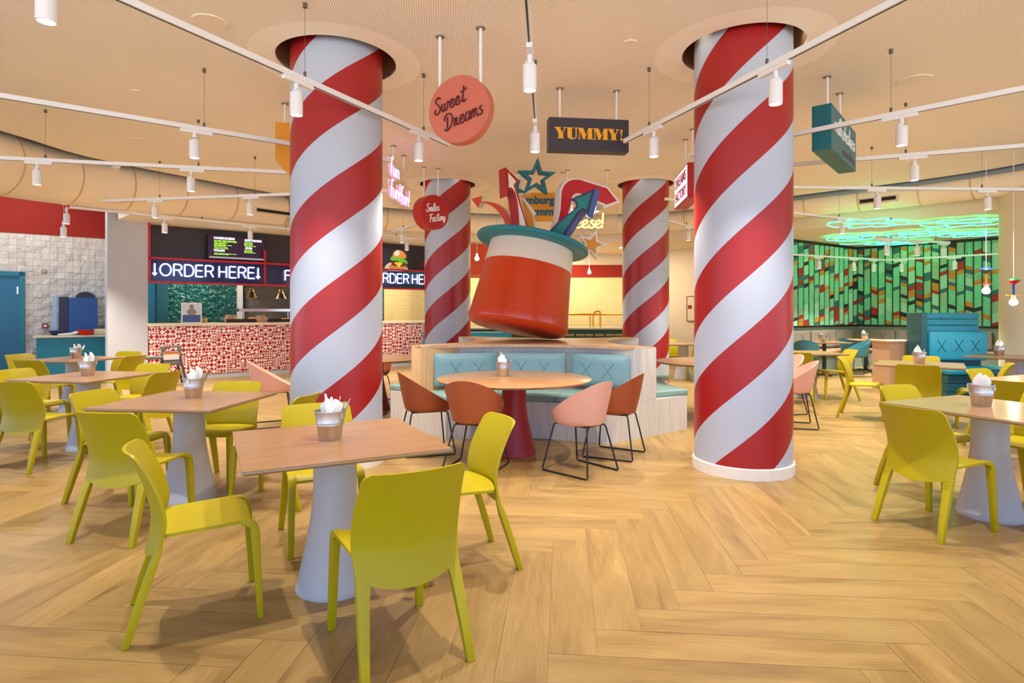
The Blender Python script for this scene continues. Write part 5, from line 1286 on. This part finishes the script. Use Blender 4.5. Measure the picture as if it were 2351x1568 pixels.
# bench along the green walls
for (p, q, nm, lbx) in ((WG0, WG1, 'left', 'left'), (WG1, WG2, 'right', 'right')):
    d = (q-p).normalized(); L_ = (q-p).length; a = math.atan2(d.y, d.x)
    t = thing('wall_bench', 'grey padded wall bench under the %s chevron panel' % lbx, 'bench', (p.x, p.y, 0), a)
    MB().box(.0, L_, -.62, -.1, 0, .38).build('bench_base', mat('grey_green_panel', rgb(120, 134, 124), .5), t); MB().box(.0, L_, -.66, -.12, .38, .46).build('seat_cushion', mat('brown_leatherette', rgb(170, 120, 96), .5), t, bevel=.02)
    n = int(L_/.95)
    for i in range(n): 
        o = MB().box(i*L_/n+.03, (i+1)*L_/n-.03, -.14, -.02, .50, .93).build('back_cushion', mat('taupe_leatherette', rgb(130, 122, 112), .5), t, bevel=.03)
        mb = MB()
        for c in (.3, .7):
            x = (i+c)*L_/n
            for s in (-1, 1): mb.tube([(x-.09*s, -.143, .60), (x+.09*s, -.143, .84)], .006, 5)
        mb.build('cross_stitch', mat('taupe_stitch', rgb(92, 86, 78), .6), o)
# oak cabinet and teal booth
p = at(2043, 780, 10.2); q = at(2116, 780, 10.2)
o = thing('oak_cabinet', 'pale oak side cabinet left of the blue booth', 'cabinet', (p.x, 10.2, 0)); MB().box(0, q.x-p.x, 0, .5, 0, .86).build('cabinet_body', mat('beige_oak', rgb(196, 160, 132), .5, var=.08, vs=3, stretch=(30, 30, 1)), o); MB().box(-.03, q.x-p.x+.01, -.02, .52, .86, .885).build('cabinet_top', M_oaky, o)
bo = thing('booth_seat', 'high-backed turquoise booth seat with three stitched crosses', 'booth', (at(2130, 780, 9.75).x, 9.75, 0), R(-4))
m_b1 = mat('booth_turquoise', rgb(22, 140, 168), .42); m_b2 = mat('booth_dark_teal', rgb(14, 84, 96), .42); m_b3 = mat('booth_cushion', rgb(44, 160, 190), .42, bump=.06, bs=100)
MB().box(-.11, .0, -.0, .4, 0, 1.375).build('side_panel', m_b2, bo, bevel=.01)
for i in range(3): MB().box(0, .92, .16, .40, 1.06+i*.105, 1.16+i*.105).build('back_roll', m_b1, bo, bevel=.012)
o = MB().box(.04, .98, .03, .18, .58, 1.06).build('back_cushion', m_b3, bo, True, bevel=.04, seg=3)
mb = MB()
for x in (.24, .51, .77):
    for s in (-1, 1): mb.tube([(x-.065*s, .027, .72), (x+.065*s, .027, .92)], .0045, 6)
mb.build('cross_stitch', mat('booth_stitch', rgb(10, 84, 110), .6), o)
MB().box(.0, .95, .16, .40, 0, .6).build('back_lower', m_b2, bo)
MB().box(-.06, 1.2, -.60, .2, .40, .49).build('seat_cushion', m_b1, bo, True, bevel=.03, seg=3)
for i in range(3): MB().box(-.04, 1.17, -.55, .2, .0+i*.132, .128+i*.132).build('seat_base_band', m_b2, bo, bevel=.01)
# cream round column, pendant lamps
t = thing('round_column', 'plain cream round column at the right edge behind the pendant lamps', 'column', (8.85, 9.6, 0)); MB().lathe([(.70, 0), (.70, 4.34)], 64, caps=False).build('shaft', M_cream, t, True)
def plamp(px, py, Y, cs_, lb):
    p = at(px, py, Y); t = thing('pendant_lamp', lb, 'pendant lamp', (p.x, p.y, p.z), 0, 'playful pendant lamps')
    c = [mat('lamp_'+n, v, .35) for n, v in cs_]
    MB().tube([(0, 0, .3), (0, 0, SOF+.5-p.z)], .004, 6).build('cord', M_shw, t)
    MB().lathe([(0, .31), (.03, .31), (.075, .285), (.085, .27)], 24, caps=False).build('upper_cone', c[0], t, True)
    MB().lathe([(.085, .27), (.06, .25), (.02, .215), (0, .21)], 24, caps=False).build('lower_cone', c[1], t, True)
    MB().lathe([(.016, .07), (.016, .215)], 14).build('stem', c[2], t, True)
    MB().lathe([(0, .06), (.09, .06), (.09, .068), (0, .068)], 24, caps=False).build('disc', c[3], t, True)
    MB().lathe([(.028, .01), (.028, .06)], 14).build('socket', M_shw, t)
    MB().lathe([(0, -.085), (.035, -.075), (.052, -.045), (.045, -.012), (.026, .01), (0, .01)], 20, caps=False).build('bulb', glow('bulb_glow', (1, .86, .6, 1), 12), t, True)
    ld = bpy.data.lights.new('bulb_light', 'POINT'); ld.energy = 5; ld.color = (1, .85, .6); ld.shadow_soft_size = .06; l = bpy.data.objects.new('bulb_light', ld); col.objects.link(l); l.parent = t; l.location = (0, 0, -.15)
Bq, Gq, Rq, Yq_ = ('blue', rgb(30, 60, 200)), ('green', rgb(20, 96, 60)), ('red', rgb(200, 20, 24)), ('yellow', rgb(230, 190, 30))
plamp(2264, 662, 8.6, (Bq, Gq, Yq_, Rq), 'pendant lamp with a blue and green top and a red disc, left of the pair')
plamp(2327, 688, 8.3, (Gq, Rq, Bq, Yq_), 'pendant lamp with a green and red top and a yellow disc, right of the pair')
# lamps hanging in the alcove
for px, py, Y, lb in ((146, 530, 10.2, 'small white spotlight hanging low before the red wall, lower of the two'), (153, 500, 10.0, 'small white spotlight hanging before the red wall, upper of the two')):
    p = at(px, py, Y); o = spotlight((p.x, p.y, p.z+.14), R(40), lb, 'white spotlights before the red wall', True)
    MB().tube([(0, 0, 0), (0, 0, 4.34-p.z-.14)], .002, 5).build('cord', M_shw, o)

# ceiling lights added to brighten the kitchen, the far bar and the alcove
def downlight(x, y, z, w_, label, energy, colr=(1, .9, .76), wd=.6):
    t = thing('added_luminaire', label, 'added ceiling light', (x, y, z), 0, 'added luminaires')
    MB().box(-wd/2, wd/2, -.15, .15, -.02, 0).build('housing', M_shw, t)
    MB().box(-wd/2+.02, wd/2-.02, -.13, .13, -.024, -.02).build('diffuser', glow('added_panel_glow', (1, .92, .8, 1), 4), t)
    ld = bpy.data.lights.new('added_fill_light', 'AREA'); ld.shape = 'RECTANGLE'; ld.size = wd; ld.size_y = .3; ld.energy = energy; ld.color = colr
    l = bpy.data.objects.new('added_fill_light', ld); col.objects.link(l); l.parent = t; l.location = (0, 0, -.03)
for s, e in ((1.2, 45), (3.4, 60), (5.6, 60)):
    p = cw(s, 1.7); downlight(p[0], p[1], SOF, 0, 'added luminaire in the kitchen ceiling behind the menu fascia', e)
for x, y, e in ((-.6, 16.9, 45), (1.6, 16.9, 45), (3.2, 15.9, 40)):
    downlight(x, y, SOF, 0, 'added luminaire in the ceiling over the far green bar', e, (1, .86, .62))
for s in (-1.4, -3.4):
    p = aw(s, -1.3); downlight(p[0], p[1], 4.34, 0, 'added luminaire above the tiled alcove', 36, (.95, .96, 1))
